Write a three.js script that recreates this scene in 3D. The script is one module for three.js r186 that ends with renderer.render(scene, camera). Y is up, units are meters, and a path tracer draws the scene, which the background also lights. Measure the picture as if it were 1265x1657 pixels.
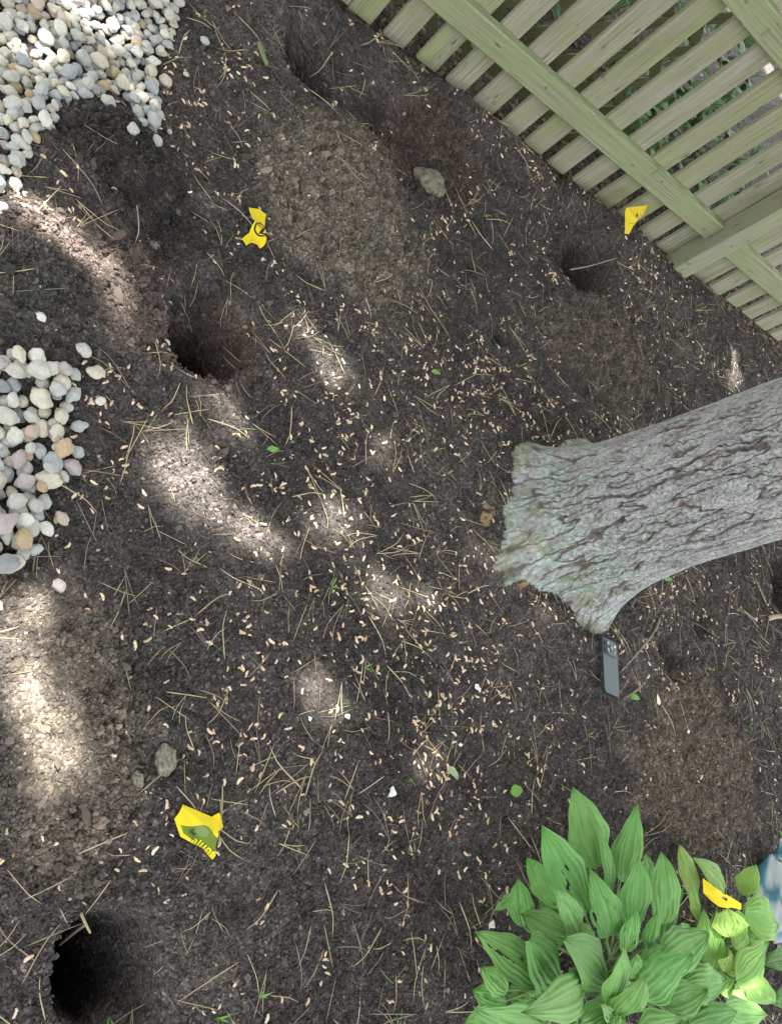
import * as THREE from 'three';
import { ImprovedNoise } from 'three/addons/math/ImprovedNoise.js';
import { mergeGeometries, mergeVertices } from 'three/addons/utils/BufferGeometryUtils.js';
import { RoundedBoxGeometry } from 'three/addons/geometries/RoundedBoxGeometry.js';

// ---------------------------------------------------------------- camera, sky, sun, exposure
const scene = new THREE.Scene();
const camera = new THREE.PerspectiveCamera(66.23, 781 / 1024, 0.05, 200);
camera.position.set(0, 1.45, 0);
camera.quaternion.setFromRotationMatrix(new THREE.Matrix4().makeBasis(
  new THREE.Vector3(0.39932992, 0.62425187, -0.67145008),
  new THREE.Vector3(-0.91680729, 0.27190278, -0.29246071),
  new THREE.Vector3(0, 0.73237864, 0.68089759)));
scene.add(camera);

const SKY_LEVEL = 0.30;
{
  const w = 128, h = 64, d = new Float32Array(w * h * 4);
  for (let j = 0; j < h; j++) for (let i = 0; i < w; i++) {
    const e = Math.max(0, (j + 0.5) / h * 2 - 1), k = Math.pow(1 - e, 2.2), o = (j * w + i) * 4;   // row 0 is the nadir
    d[o] = SKY_LEVEL * (0.92 + 0.26 * k); d[o + 1] = SKY_LEVEL * (0.97 + 0.20 * k); d[o + 2] = SKY_LEVEL * (1.04 + 0.10 * k); d[o + 3] = 1;
  }
  const t = new THREE.DataTexture(d, w, h, THREE.RGBAFormat, THREE.FloatType);
  t.mapping = THREE.EquirectangularReflectionMapping; t.magFilter = THREE.LinearFilter; t.minFilter = THREE.LinearFilter; t.needsUpdate = true;
  scene.background = t; scene.environment = t;
}
const SUN_DIR = new THREE.Vector3(-0.899 * Math.cos(1.19), Math.sin(1.19), 0.438 * Math.cos(1.19)).normalize();
const sun = new THREE.DirectionalLight(new THREE.Color(1, 0.955, 0.87), 4.2);
sun.position.copy(SUN_DIR).multiplyScalar(14).add(new THREE.Vector3(0.2, 0, -2));
sun.target.position.set(0.2, 0, -2); sun.castShadow = true;
sun.shadow.mapSize.set(4096, 4096);
Object.assign(sun.shadow.camera, { left: -7, right: 7, top: 7, bottom: -7, near: 0.5, far: 30 });
scene.add(sun, sun.target);
const renderer = new THREE.WebGLRenderer({ antialias: true });
renderer.toneMapping = THREE.LinearToneMapping;
renderer.toneMappingExposure = 7.3;
renderer.shadowMap.enabled = true;
renderer.setSize(781, 1024);

// ---------------------------------------------------------------- plan of the yard, metres: [x, z] on the ground or [x, y, z]
const frameGround = [[-1.335,-0.9],[-1.524,-2.046],[-1.397,-2.392],[0.02,-4.291],[1.93,-1.996],[0.474,-0.185]];
const PITS = [{poly:[[0.52,-0.242],[0.471,-0.256],[0.421,-0.289],[0.403,-0.318],[0.396,-0.347],[0.44,-0.413],[0.478,-0.456],[0.534,-0.477],[0.601,-0.456],[0.656,-0.411],[0.683,-0.357],[0.595,-0.253]],depth:0.36,near:0.03,far:0.3},{poly:[[-0.53,-0.928],[-0.585,-0.968],[-0.612,-1.025],[-0.618,-1.104],[-0.564,-1.176],[-0.487,-1.159],[-0.426,-1.11],[-0.419,-1.05],[-0.446,-0.996],[-0.465,-0.949]],depth:0.36,near:0.018,far:0.11},{poly:[[-0.711,-0.961],[-0.746,-1.089],[-0.687,-1.237],[-0.542,-1.221],[-0.427,-1.143],[-0.411,-1.046],[-0.459,-0.938],[-0.555,-0.921]],depth:0.075,near:0.1,far:0.16},{poly:[[-1.353,-1.671],[-1.381,-1.741],[-1.319,-1.804],[-1.233,-1.851],[-1.145,-1.797],[-1.141,-1.731],[-1.203,-1.689],[-1.259,-1.645]],depth:0.55,near:0.012,far:0.035},{poly:[[-1.387,-1.676],[-1.438,-1.893],[-1.257,-2.117],[-0.978,-2.192],[-0.955,-1.994],[-1.091,-1.802],[-1.217,-1.678]],depth:0.06,near:0.08,far:0.16},{poly:[[-0.657,-2.686],[-0.69,-2.815],[-0.632,-2.916],[-0.516,-2.919],[-0.428,-2.817],[-0.457,-2.7],[-0.537,-2.638]],depth:0.36,near:0.015,far:0.05},{poly:[[-0.811,-2.666],[-0.75,-2.981],[-0.51,-2.985],[-0.395,-2.839],[-0.448,-2.603],[-0.624,-2.527]],depth:0.05,near:0.06,far:0.1},{poly:[[0.801,-3.192],[0.842,-3.424],[1.044,-3.422],[1.06,-3.116],[0.932,-3.068]],depth:0.3,near:0.02,far:0.1},{poly:[[-0.414,-1.999],[-0.422,-2.087],[-0.36,-2.146],[-0.314,-2.097],[-0.341,-1.998]],depth:0.045,near:0.03,far:0.05},{poly:[[0.704,-2.174],[0.738,-2.306],[0.849,-2.349],[0.949,-2.228],[0.84,-2.141]],depth:0.06,near:0.04,far:0.07},{poly:[[0.718,-2.449],[0.79,-2.595],[0.883,-2.585],[0.849,-2.453]],depth:0.04,near:0.03,far:0.05},{poly:[[0.443,-1.144],[0.484,-1.209],[0.541,-1.209],[0.536,-1.154]],depth:0.03,near:0.03,far:0.05},{poly:[[0.356,-1.266],[0.415,-1.339],[0.439,-1.336],[0.39,-1.268]],depth:0.02,near:0.012,far:0.03},{poly:[[-0.976,-0.944],[-0.853,-1.139],[-0.698,-1.117],[-0.638,-0.958],[-0.786,-0.934],[-0.903,-0.885]],depth:0.045,near:0.1,far:0.12}];
const MOUNDS = [[-0.914,-1.703,0.3,0.04],[-0.235,-2.567,0.3,0.03],[1.121,-2.063,0.36,0.03],[0.112,-0.423,0.34,0.06],[-0.678,-0.725,0.2,0.07],[-0.983,-0.918,0.2,0.075],[-0.902,-1.039,0.14,0.05],[-0.349,-0.812,0.3,0.02],[0.585,-0.755,0.4,0.02],[-0.029,-0.614,0.12,0.03]];
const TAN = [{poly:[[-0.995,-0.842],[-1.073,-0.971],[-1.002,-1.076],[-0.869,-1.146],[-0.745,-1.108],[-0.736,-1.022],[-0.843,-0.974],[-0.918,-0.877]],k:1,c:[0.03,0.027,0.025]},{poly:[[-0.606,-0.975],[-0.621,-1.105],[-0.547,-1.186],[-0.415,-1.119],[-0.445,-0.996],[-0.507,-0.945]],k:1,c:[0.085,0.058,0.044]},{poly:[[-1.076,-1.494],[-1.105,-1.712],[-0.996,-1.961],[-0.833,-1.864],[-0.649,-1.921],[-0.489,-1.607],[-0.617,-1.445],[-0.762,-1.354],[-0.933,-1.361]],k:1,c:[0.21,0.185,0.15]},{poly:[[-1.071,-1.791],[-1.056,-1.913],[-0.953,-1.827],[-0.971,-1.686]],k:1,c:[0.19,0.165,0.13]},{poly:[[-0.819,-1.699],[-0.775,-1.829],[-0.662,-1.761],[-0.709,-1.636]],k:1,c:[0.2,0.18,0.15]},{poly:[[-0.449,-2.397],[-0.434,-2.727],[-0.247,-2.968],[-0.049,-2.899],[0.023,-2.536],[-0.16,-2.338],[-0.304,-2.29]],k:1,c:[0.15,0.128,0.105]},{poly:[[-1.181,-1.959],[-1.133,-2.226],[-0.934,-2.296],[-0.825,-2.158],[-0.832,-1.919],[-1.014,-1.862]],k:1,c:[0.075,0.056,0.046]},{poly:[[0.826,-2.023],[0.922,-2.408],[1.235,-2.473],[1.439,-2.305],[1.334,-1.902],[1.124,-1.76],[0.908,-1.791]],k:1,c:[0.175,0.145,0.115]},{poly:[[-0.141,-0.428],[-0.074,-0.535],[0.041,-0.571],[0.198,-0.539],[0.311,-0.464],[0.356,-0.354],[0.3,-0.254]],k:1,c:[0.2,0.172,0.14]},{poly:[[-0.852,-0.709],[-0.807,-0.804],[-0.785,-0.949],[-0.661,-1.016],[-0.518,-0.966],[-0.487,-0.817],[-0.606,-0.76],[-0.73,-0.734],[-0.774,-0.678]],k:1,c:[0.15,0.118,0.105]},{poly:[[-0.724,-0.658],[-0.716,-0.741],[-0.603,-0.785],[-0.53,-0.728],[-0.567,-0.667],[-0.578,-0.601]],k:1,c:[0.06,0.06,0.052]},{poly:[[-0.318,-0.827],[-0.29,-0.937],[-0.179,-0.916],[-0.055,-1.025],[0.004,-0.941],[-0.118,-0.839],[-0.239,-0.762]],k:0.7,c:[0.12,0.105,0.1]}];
const BEDS = [[[-1.412,-0.853],[-1.533,-1.458],[-1.378,-1.371],[-1.286,-1.315],[-1.202,-1.229],[-1.094,-1.196],[-0.998,-1.114],[-1.012,-1.068],[-1.102,-1.073],[-1.082,-1.004],[-1.049,-0.947],[-1.03,-0.899],[-0.981,-0.86],[-0.957,-0.811],[-0.904,-0.774],[-0.854,-0.739],[-0.848,-0.637]],[[-0.553,-0.525],[-0.561,-0.611],[-0.544,-0.652],[-0.519,-0.685],[-0.483,-0.708],[-0.41,-0.672],[-0.382,-0.65],[-0.332,-0.659],[-0.302,-0.626],[-0.287,-0.581],[-0.25,-0.55],[-0.225,-0.514],[-0.176,-0.506],[-0.154,-0.454],[-0.167,-0.377]]];
const DAPPLES = [[-0.235,-0.848,0.085],[-0.315,-0.811,0.028],[-0.037,-0.959,0.054],[-0.031,-1.182,0.062],[0.176,-1.22,0.052],[0.235,-1.621,0.041],[-0.488,-1.311,0.043],[-0.388,-1.396,0.035],[-0.137,-1.4,0.048],[-0.419,-0.983,0.027],[-0.307,-1.047,0.025],[-0.592,-0.863,0.044],[-0.707,-0.843,0.044],[-0.796,-0.761,0.05],[-0.825,-0.711,0.041],[-0.852,-1.182,0.032],[-0.054,-0.414,0.049],[0.032,-0.412,0.055],[0.183,-0.404,0.036],[0.219,-0.368,0.031],[0.566,-1.124,0.035],[0.392,-0.434,0.021],[0.042,-3.591,0.066],[-0.056,-3.636,0.036],[0.306,-0.96,0.041],[0.636,-0.518,0.025],[0.259,-1.351,0.031],[-0.582,-1.166,0.023],[-0.133,-3.176,0.023],[-0.109,-0.538,0.027],[-1.178,-0.917,0.029],[-1.264,-1.145,0.035],[-1.326,-1.078,0.028],[-1.106,-1.139,0.02],[-0.459,-0.623,0.019],[-0.375,-0.554,0.02],[1.439,-1.787,0.031],[1.475,-1.684,0.043],[1.503,-1.591,0.045],[1.605,-1.82,0.042],[1.478,-2.042,0.034],[1.576,-1.709,0.04]];
const HOSTA = [[[0.768,0.2,-1.341],[0.941,0.2,-1.313],0.089],[[0.739,0.27,-1.135],[0.966,0.23,-1.194],0.086],[[0.841,0.24,-1.318],[1.01,0.2,-1.32],0.04],[[0.909,0.22,-1.504],[1.031,0.18,-1.39],0.066],[[0.845,0.13,-1.186],[0.957,0.17,-1.184],0.056],[[0.883,0.1,-1.161],[0.951,0.12,-1.102],0.054],[[0.922,0.05,-1.107],[0.914,0.07,-1.154],0.022],[[0.857,0.3,-1.179],[1.041,0.24,-1.219],0.066],[[0.82,0.31,-1.06],[0.974,0.25,-1.127],0.053],[[0.919,0.14,-1.099],[1.02,0.17,-1.174],0.064],[[0.957,0.27,-1.372],[1.083,0.23,-1.307],0.071],[[1.022,0.24,-1.489],[1.156,0.22,-1.418],0.072],[[1.195,0.17,-1.592],[1.228,0.17,-1.438],0.066],[[0.806,0.24,-0.897],[0.995,0.22,-1.011],0.073],[[0.858,0.3,-0.954],[1.017,0.24,-1.034],0.096],[[0.9,0.33,-1.018],[1.09,0.25,-1.139],0.097],[[0.979,0.33,-1.225],[1.082,0.26,-1.228],0.044],[[1.044,0.31,-1.308],[1.13,0.25,-1.3],0.032],[[0.983,0.36,-1.114],[1.112,0.27,-1.104],0.059],[[1.144,0.34,-1.318],[1.186,0.26,-1.218],0.086],[[1.258,0.24,-1.527],[1.213,0.22,-1.365],0.09],[[1.168,0.25,-1.363],[1.173,0.22,-1.289],0.046],[[1.394,0.22,-1.538],[1.322,0.2,-1.426],0.081],[[1.307,0.27,-1.404],[1.279,0.23,-1.306],0.069],[[0.896,0.35,-0.839],[1.04,0.26,-1.072],0.071],[[0.875,0.28,-0.799],[1.056,0.22,-0.966],0.066],[[0.959,0.1,-0.973],[1.023,0.12,-0.993],0.051],[[0.986,0.09,-0.938],[1.036,0.12,-0.979],0.051],[[1.024,0.08,-0.895],[1.057,0.12,-0.955],0.053],[[1.599,0.2,-1.675],[1.487,0.18,-1.544],0.062],[[1.452,0.24,-1.508],[1.393,0.2,-1.38],0.073],[[1.272,0.28,-1.268],[1.26,0.22,-1.182],0.084],[[1.04,0.38,-1.115],[1.126,0.28,-1.096],0.058],[[1.036,0.32,-0.97],[1.133,0.26,-1.136],0.048],[[1.039,0.33,-1.03],[1.143,0.27,-1.089],0.031],[[0.941,0.1,-1.217],[0.99,0.13,-1.208],0.053],[[1.054,0.08,-1.023],[1.098,0.1,-1.069],0.062],[[1.089,0.28,-1.231],[1.156,0.24,-1.235],0.034],[[1.104,0.1,-1.606],[1.135,0.12,-1.55],0.033],[[1.076,0.18,-1.35],[1.125,0.18,-1.308],0.036],[[1.047,0.3,-1.128],[1.145,0.25,-1.167],0.044],[[1.157,0.28,-1.27],[1.199,0.24,-1.235],0.051],[[1.028,0.22,-1.092],[1.11,0.21,-1.128],0.044],[[1.03,0.27,-0.928],[1.122,0.22,-1.049],0.058],[[1.101,0.33,-1.02],[1.163,0.26,-1.133],0.054],[[1.461,0.2,-1.465],[1.4,0.18,-1.358],0.067],[[1.069,0.14,-0.939],[1.112,0.16,-1.005],0.059],[[1.26,0.18,-1.552],[1.256,0.18,-1.45],0.056],[[0.986,0.2,-1.187],[1.059,0.2,-1.186],0.045],[[1.002,0.2,-1.001],[1.068,0.2,-1.071],0.048],[[1.553,0.16,-1.55],[1.495,0.16,-1.461],0.057],[[1.387,0.14,-1.581],[1.382,0.14,-1.49],0.052],[[1.101,0.2,-1.152],[1.146,0.19,-1.177],0.034]];
const HOSTA_BASE = [1.265,-1.343];
const WILTED = [[[1.124,0.16,-1.674],[1.304,0.11,-1.722],0.039],[[1.195,0.15,-1.731],[1.34,0.14,-1.804],0.057],[[1.235,0.12,-1.699],[1.379,0.08,-1.724],0.023],[[1.349,0.17,-1.74],[1.412,0.16,-1.716],0.064],[[1.529,0.16,-1.941],[1.417,0.16,-1.825],0.082],[[1.526,0.17,-1.848],[1.515,0.15,-1.677],0.072],[[1.329,0.13,-1.695],[1.475,0.1,-1.661],0.036],[[1.397,0.13,-1.715],[1.487,0.1,-1.676],0.042],[[1.704,0.12,-1.83],[1.579,0.12,-1.752],0.05],[[1.674,0.1,-1.861],[1.558,0.11,-1.742],0.057],[[1.469,0.17,-1.76],[1.389,0.16,-1.796],0.028],[[1.387,0.14,-1.992],[1.442,0.1,-1.933],0.045],[[1.526,0.1,-1.717],[1.444,0.12,-1.726],0.028],[[1.443,0.13,-1.835],[1.476,0.1,-1.959],0.03],[[1.433,0.1,-1.695],[1.603,0.08,-1.713],0.039],[[1.6,0.08,-1.854],[1.656,0.09,-1.889],0.052],[[1.48,0.13,-1.766],[1.559,0.1,-1.71],0.028],[[1.536,0.09,-1.649],[1.529,0.1,-1.742],0.043],[[1.665,0.1,-1.768],[1.563,0.11,-1.718],0.049],[[1.539,0.14,-1.724],[1.486,0.13,-1.712],0.049],[[1.628,0.12,-1.796],[1.554,0.12,-1.76],0.043],[[1.392,0.1,-1.791],[1.454,0.08,-1.775],0.033],[[1.447,0.15,-1.704],[1.488,0.13,-1.674],0.048],[[1.445,0.17,-1.768],[1.446,0.15,-1.724],0.042],[[1.606,0.11,-1.891],[1.536,0.12,-1.819],0.043],[[1.474,0.1,-1.619],[1.489,0.1,-1.71],0.035],[[1.54,0.15,-1.897],[1.478,0.14,-1.83],0.043]];
const WILTED_BASE = [1.505,-1.736];
const EDGEHOSTA = [[[1.638,0.1,-1.899],[1.688,0.12,-2.01],0.057],[[1.734,0.1,-1.861],[1.75,0.12,-1.933],0.052],[[1.518,0.08,-2.22],[1.576,0.1,-2.209],0.041]];
const EDGEHOSTA_BASE = [2.029,-2.279];
const FLAG_A = [[-0.827,0.02,-1.301],[-0.822,0.02,-1.33],[-0.807,0.02,-1.345],[-0.779,0.02,-1.327],[-0.763,0.02,-1.318],[-0.723,0.02,-1.293],[-0.718,0.02,-1.282],[-0.735,0.02,-1.262],[-0.729,0.02,-1.244],[-0.747,0.02,-1.239],[-0.761,0.02,-1.269],[-0.783,0.02,-1.287]];
const FLAG_B = [[-0.691,0.16,-2.909],[-0.691,0.17,-3.075],[-0.661,0.16,-3.037],[-0.641,0.14,-2.985],[-0.604,0.125,-2.926],[-0.607,0.125,-2.893]];
const FLAG_C = [[0.329,0.025,-0.55],[0.38,0.025,-0.594],[0.38,0.025,-0.608],[0.407,0.025,-0.605],[0.405,0.025,-0.59],[0.421,0.025,-0.579],[0.442,0.025,-0.57],[0.445,0.025,-0.563],[0.418,0.025,-0.556],[0.396,0.025,-0.539],[0.378,0.025,-0.528],[0.345,0.025,-0.53]];
const FLAG_D = [[1.217,0.18,-1.684],[1.263,0.19,-1.709],[1.356,0.19,-1.781],[1.378,0.18,-1.784],[1.345,0.18,-1.748],[1.319,0.17,-1.712],[1.288,0.17,-1.691],[1.264,0.16,-1.687]];
const PHONE = [0.673,-1.865,2.4594];
const TWIGS = [[[[0.673,-2.257],[0.692,-2.172],[0.705,-2.043],[0.715,-1.93]],0.0045],[[[0.797,-2.027],[0.793,-1.948],[0.784,-1.888]],0.005],[[[-0.549,-2.639],[-0.55,-2.774],[-0.551,-2.938]],0.003],[[[0.956,-2.914],[0.988,-3.017],[1.093,-3.274]],0.011],[[[0.398,-0.343],[0.416,-0.343],[0.437,-0.344]],0.003],[[[0.434,-0.353],[0.45,-0.344],[0.468,-0.327]],0.004]];
const ROCKS = [[-0.896,-2.046,0.048,0],[0.245,-0.556,0.022,1],[-0.766,-1.025,0.012,2],[0.25,-0.497,0.013,3],[-0.646,-1.547,0.018,3]];
const BAG = [1.602,0.04,-2.153];
const PETALS = [[0.484,-1.365],[0.574,-0.99],[0.971,-1.13],[0.58,-1.236],[0.323,-0.879],[0.363,-0.962],[-0.106,-1.64],[-0.37,-3.326],[1.017,-1.486],[-0.488,-1.311]];
const LEAFBITS = [[0.773,-1.328,0.017],[-0.231,-1.074,0.014],[-0.303,-1.685,0.014],[0.625,-1.181,0.018],[0.579,-2.332,0.021],[0.805,-1.917,0.017],[1.551,-2.387,0.019]];
const SPROUTS = [[0.69,-0.471],[0.592,-0.334],[0.94,-0.794],[0.71,-0.992],[0.568,-1.057],[0.894,-2.161],[0.8,-1.698],[1.198,-2.514],[1.439,-2.305],[-1.49,-2.067],[-0.778,-2.261],[-0.997,-2.656],[0.103,-1.081],[0.302,-1.079],[0.814,-2.972],[0.71,-0.551]];
const DRYLEAVES = [[0.104,-1.654],[0.141,-1.618],[0.161,-1.633],[0.351,-1.669]];
const BUD = [-1.268,-1.567];
const PICKETS = [[-1.842,-1.758],[-1.755,-1.669],[-1.622,-1.542],[-1.491,-1.41],[-1.366,-1.288],[-1.24,-1.153],[-1.105,-1.022],[-0.985,-0.898],[-0.85,-0.766],[-0.718,-0.632],[-0.585,-0.497],[-0.452,-0.358],[-0.312,-0.222],[-0.183,-0.099],[0.083,0.176],[0.209,0.297],[0.343,0.435],[0.48,0.564],[0.604,0.698],[0.74,0.824],[0.87,0.955],[1.0,1.085],[1.13,1.215],[1.26,1.345]];

// ---------------------------------------------------------------- helpers
function rng(seed) { let s = seed >>> 0; return () => { s = (s + 0x6D2B79F5) >>> 0; let t = s; t = Math.imul(t ^ (t >>> 15), t | 1); t ^= t + Math.imul(t ^ (t >>> 7), t | 61); return ((t ^ (t >>> 14)) >>> 0) / 4294967296; }; }
const imp = new ImprovedNoise();
const N3 = (x, y, z = 0) => imp.noise(x, y, z);
const clamp = (v, a = 0, b = 1) => Math.min(b, Math.max(a, v));
const sst = (a, b, v) => { const t = clamp((v - a) / (b - a)); return t * t * (3 - 2 * t); };
const lerp = (a, b, t) => a + (b - a) * t;
const V = (x, y, z) => new THREE.Vector3(x, y, z);
const used = new Map();
function numbered(n) { const k = used.get(n) || 0; used.set(n, k + 1); return k ? `${n}_${String(k).padStart(3, '0')}` : n; }
function mesh(name, geo, mat, parent) { const m = new THREE.Mesh(geo, mat); m.name = parent === scene ? numbered(name) : name; m.castShadow = m.receiveShadow = true; parent.add(m); return m; }
function tag(o, label, category, group) { o.userData.label = label; o.userData.category = category; if (group) o.userData.group = group; return o; }
function thing(name, label, category, pos = [0, 0, 0], group) { const o = new THREE.Group(); o.name = numbered(name); o.position.set(...pos); scene.add(o); return tag(o, label, category, group); }
function instanced(name, geo, mat, list, parent, colors) {
  const im = new THREE.InstancedMesh(geo, mat, list.length); im.name = parent === scene ? numbered(name) : name;
  list.forEach((m, i) => { im.setMatrixAt(i, m); if (colors) im.setColorAt(i, colors[i]); });
  im.castShadow = im.receiveShadow = true; parent.add(im); return im;
}
const std = (o) => new THREE.MeshStandardMaterial({ roughness: 0.9, side: THREE.DoubleSide, ...o });
const rgb = (r, g, b) => new THREE.Color().setRGB(r, g, b);
function dataTex(w, h, fill, srgb) {
  const d = new Uint8Array(w * h * 4); fill(d);
  const t = new THREE.DataTexture(d, w, h, THREE.RGBAFormat); t.wrapS = t.wrapT = THREE.RepeatWrapping; t.magFilter = THREE.LinearFilter; t.minFilter = THREE.LinearMipmapLinearFilter; t.generateMipmaps = true;
  if (srgb) t.colorSpace = THREE.SRGBColorSpace; t.needsUpdate = true; return t;
}
const toS = (l) => { l = clamp(l); return Math.round(255 * (l <= 0.0031308 ? 12.92 * l : 1.055 * Math.pow(l, 1 / 2.4) - 0.055)); };
function inPoly(p, x, z) { let c = false; for (let i = 0, j = p.length - 1; i < p.length; j = i++) if ((p[i][1] > z) !== (p[j][1] > z) && x < (p[j][0] - p[i][0]) * (z - p[i][1]) / (p[j][1] - p[i][1]) + p[i][0]) c = !c; return c; }
function polyDist(p, x, z) {   // signed, positive inside
  let m = 1e9;
  for (let i = 0, j = p.length - 1; i < p.length; j = i++) {
    const ax = p[j][0], az = p[j][1], bx = p[i][0] - ax, bz = p[i][1] - az, t = clamp(((x - ax) * bx + (z - az) * bz) / (bx * bx + bz * bz));
    m = Math.min(m, (x - ax - bx * t) ** 2 + (z - az - bz * t) ** 2);
  }
  return (inPoly(p, x, z) ? 1 : -1) * Math.sqrt(m);
}
const bbox = (p, m) => [Math.min(...p.map(q => q[0])) - m, Math.max(...p.map(q => q[0])) + m, Math.min(...p.map(q => q[1])) - m, Math.max(...p.map(q => q[1])) + m];
const fbm = (x, y, z, o = 4) => { let s = 0, a = 0.5, f = 1; for (let i = 0; i < o; i++) { s += a * N3(x * f, y * f, z + i * 7.3); a *= 0.5; f *= 2.03; } return s; };

// fence frame: t runs along the fence, n points into the yard
const FP = V(-0.46945, 0, -3.43014), FT = V(0.559193, 0, -0.829038), FN = V(0.829038, 0, 0.559193);
const fenceOff = (x, z) => (x - FP.x) * FN.x + (z - FP.z) * FN.z;
const fenceT = (x, z) => (x - FP.x) * FT.x + (z - FP.z) * FT.z;
const TREE = V(0.265, 0, -2.013);
let trunkOutline = () => 0.27;

// ---------------------------------------------------------------- soil
for (const p of PITS) { p.bb = bbox(p.poly, 0.06); const c = p.poly.reduce((a, q) => [a[0] + q[0] / p.poly.length, a[1] + q[1] / p.poly.length], [0, 0]); p.c = c; const l = Math.hypot(...c); p.a = [c[0] / l, c[1] / l]; p.ext = Math.max(...p.poly.map(q => (q[0] - c[0]) * p.a[0] + (q[1] - c[1]) * p.a[1])); }
for (const p of TAN) p.bb = bbox(p.poly, 0.2);
function pitDepth(x, z) {
  let y = 0;
  for (const p of PITS) {
    if (x < p.bb[0] || x > p.bb[1] || z < p.bb[2] || z > p.bb[3]) continue;
    const w = 0.012 * N3(x * 45, z * 45, 3) + 0.02 * N3(x * 14, z * 14, 8);
    const d = polyDist(p.poly, x, z) + w * Math.min(1, p.far * 6);
    if (d <= 0) continue;
    const k = sst(-0.5, 0.9, ((x - p.c[0]) * p.a[0] + (z - p.c[1]) * p.a[1]) / p.ext), wd = lerp(p.near, p.far, k);
    const s = clamp(d / wd); y = Math.max(y, p.depth * (p.depth > 0.2 ? Math.pow(s, 1.15) : s * s * (3 - 2 * s)));
  }
  return y;
}
function H(x, z) {
  let y = 0.022 * N3(x * 2.3, z * 2.3, 1) + 0.012 * N3(x * 6.1, z * 6.1, 4);
  for (const [mx, mz, r, hh] of MOUNDS) { const d2 = ((x - mx) ** 2 + (z - mz) ** 2) / (r * r); if (d2 < 4) y += hh * Math.exp(-d2 * 1.6); }
  const o = fenceOff(x, z);
  if (o > -0.3 && o < 0.6) y += (0.075 + 0.025 * N3(x * 5, z * 5, 9)) * sst(0.0, 0.06, o) * (1 - sst(0.08, 0.42, o)) * (fenceT(x, z) < 0.1 ? 1 : 1 - 0.5 * sst(0.1, 0.4, fenceT(x, z)));
  const tr = Math.hypot(x - TREE.x, z - TREE.z); if (tr < 0.9) y += (0.022 + 0.014 * N3(x * 11, z * 11, 17) + 0.006 * N3(x * 34, z * 34, 19)) * (1 - sst(0.34, 0.55, tr));
  return y - pitDepth(x, z);   // pits are shape only: the soil colour does not read this
}
function spoil(x, z) { let s = 0; for (const p of TAN) { if (x < p.bb[0] || x > p.bb[1] || z < p.bb[2] || z > p.bb[3]) continue; s = Math.max(s, sst(-0.06, 0.05, polyDist(p.poly, x, z) + 0.08 * fbm(x * 8, z * 8, 2, 3)) * p.k); } return s; }
function rough(x, z) {   // lumps and crumbs, metres
  const s = spoil(x, z), a = Math.abs(N3(x * 19, z * 19, 11)), b = N3(x * 41, z * 41, 12), c = N3(x * 83, z * 83, 13);
  return (0.010 + 0.012 * s) * (0.35 - a) + 0.0055 * b * (1 + s * 0.9) + 0.0042 * c * (1 + s * 0.8);
}
const soilTile = 2.4;
const { soilMap, soilBump } = (() => {
  const n = 2048, R = rng(11), col = new Float32Array(n * n * 3), hgt = new Float32Array(n * n);
  for (let i = 0; i < n * n; i++) { const v = 0.22 + 0.14 * R(); col[i * 3] = v; col[i * 3 + 1] = v * 0.965; col[i * 3 + 2] = v * 0.95; hgt[i] = 0.22 + 0.08 * R(); }
  const chip = (cx, cy, a, b, th, c, hh) => {
    const ca = Math.cos(th), sa = Math.sin(th), r = Math.ceil(Math.max(a, b)) + 1;
    for (let y = -r; y <= r; y++) for (let x = -r; x <= r; x++) {
      const u = (x * ca + y * sa) / a, v = (-x * sa + y * ca) / b, q = u * u + v * v; if (q > 1) continue;
      const o = (((cy + y) % n + n) % n) * n + ((cx + x) % n + n) % n, k = 1 - q;
      hgt[o] = Math.max(hgt[o], hh * (0.45 + 0.55 * Math.sqrt(k))); for (let j = 0; j < 3; j++) col[o * 3 + j] = c[j];
    }
  };
  for (let i = 0; i < 190000; i++) {
    const t = R(), big = R() < 0.06 ? 2.2 : 1, a = (1.1 + 2.4 * R()) * big, b = a * (0.45 + 0.5 * R());
    let c; if (t < 0.42) { const v = 0.09 + 0.15 * R(); c = [v, v * 0.95, v * 0.93]; } else if (t < 0.74) { const v = 0.30 + 0.30 * R(); c = [v, v * 0.96, v * 0.94]; } else if (t < 0.91) { const v = 0.38 + 0.34 * R(); c = [v, v * 0.88, v * 0.78]; } else if (t < 0.985) { const v = 0.62 + 0.3 * R(); c = [v, v * 0.94, v * 0.88]; } else { c = [1, 0.97, 0.92]; }
    chip(Math.floor(R() * n), Math.floor(R() * n), a, b, R() * 6.3, c, 0.35 + 0.65 * R());
  }
  return { soilMap: dataTex(n, n, d => { for (let i = 0; i < n * n; i++) { for (let j = 0; j < 3; j++) d[i * 4 + j] = toS(col[i * 3 + j]); d[i * 4 + 3] = 255; } }, true),
    soilBump: dataTex(n, n, d => { for (let i = 0; i < n * n; i++) { d[i * 4] = d[i * 4 + 1] = d[i * 4 + 2] = Math.round(255 * clamp(hgt[i])); d[i * 4 + 3] = 255; } }) };
})();
const soilMat = std({ map: soilMap, bumpMap: soilBump, bumpScale: 0.0065, vertexColors: true, roughness: 1 });
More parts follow.
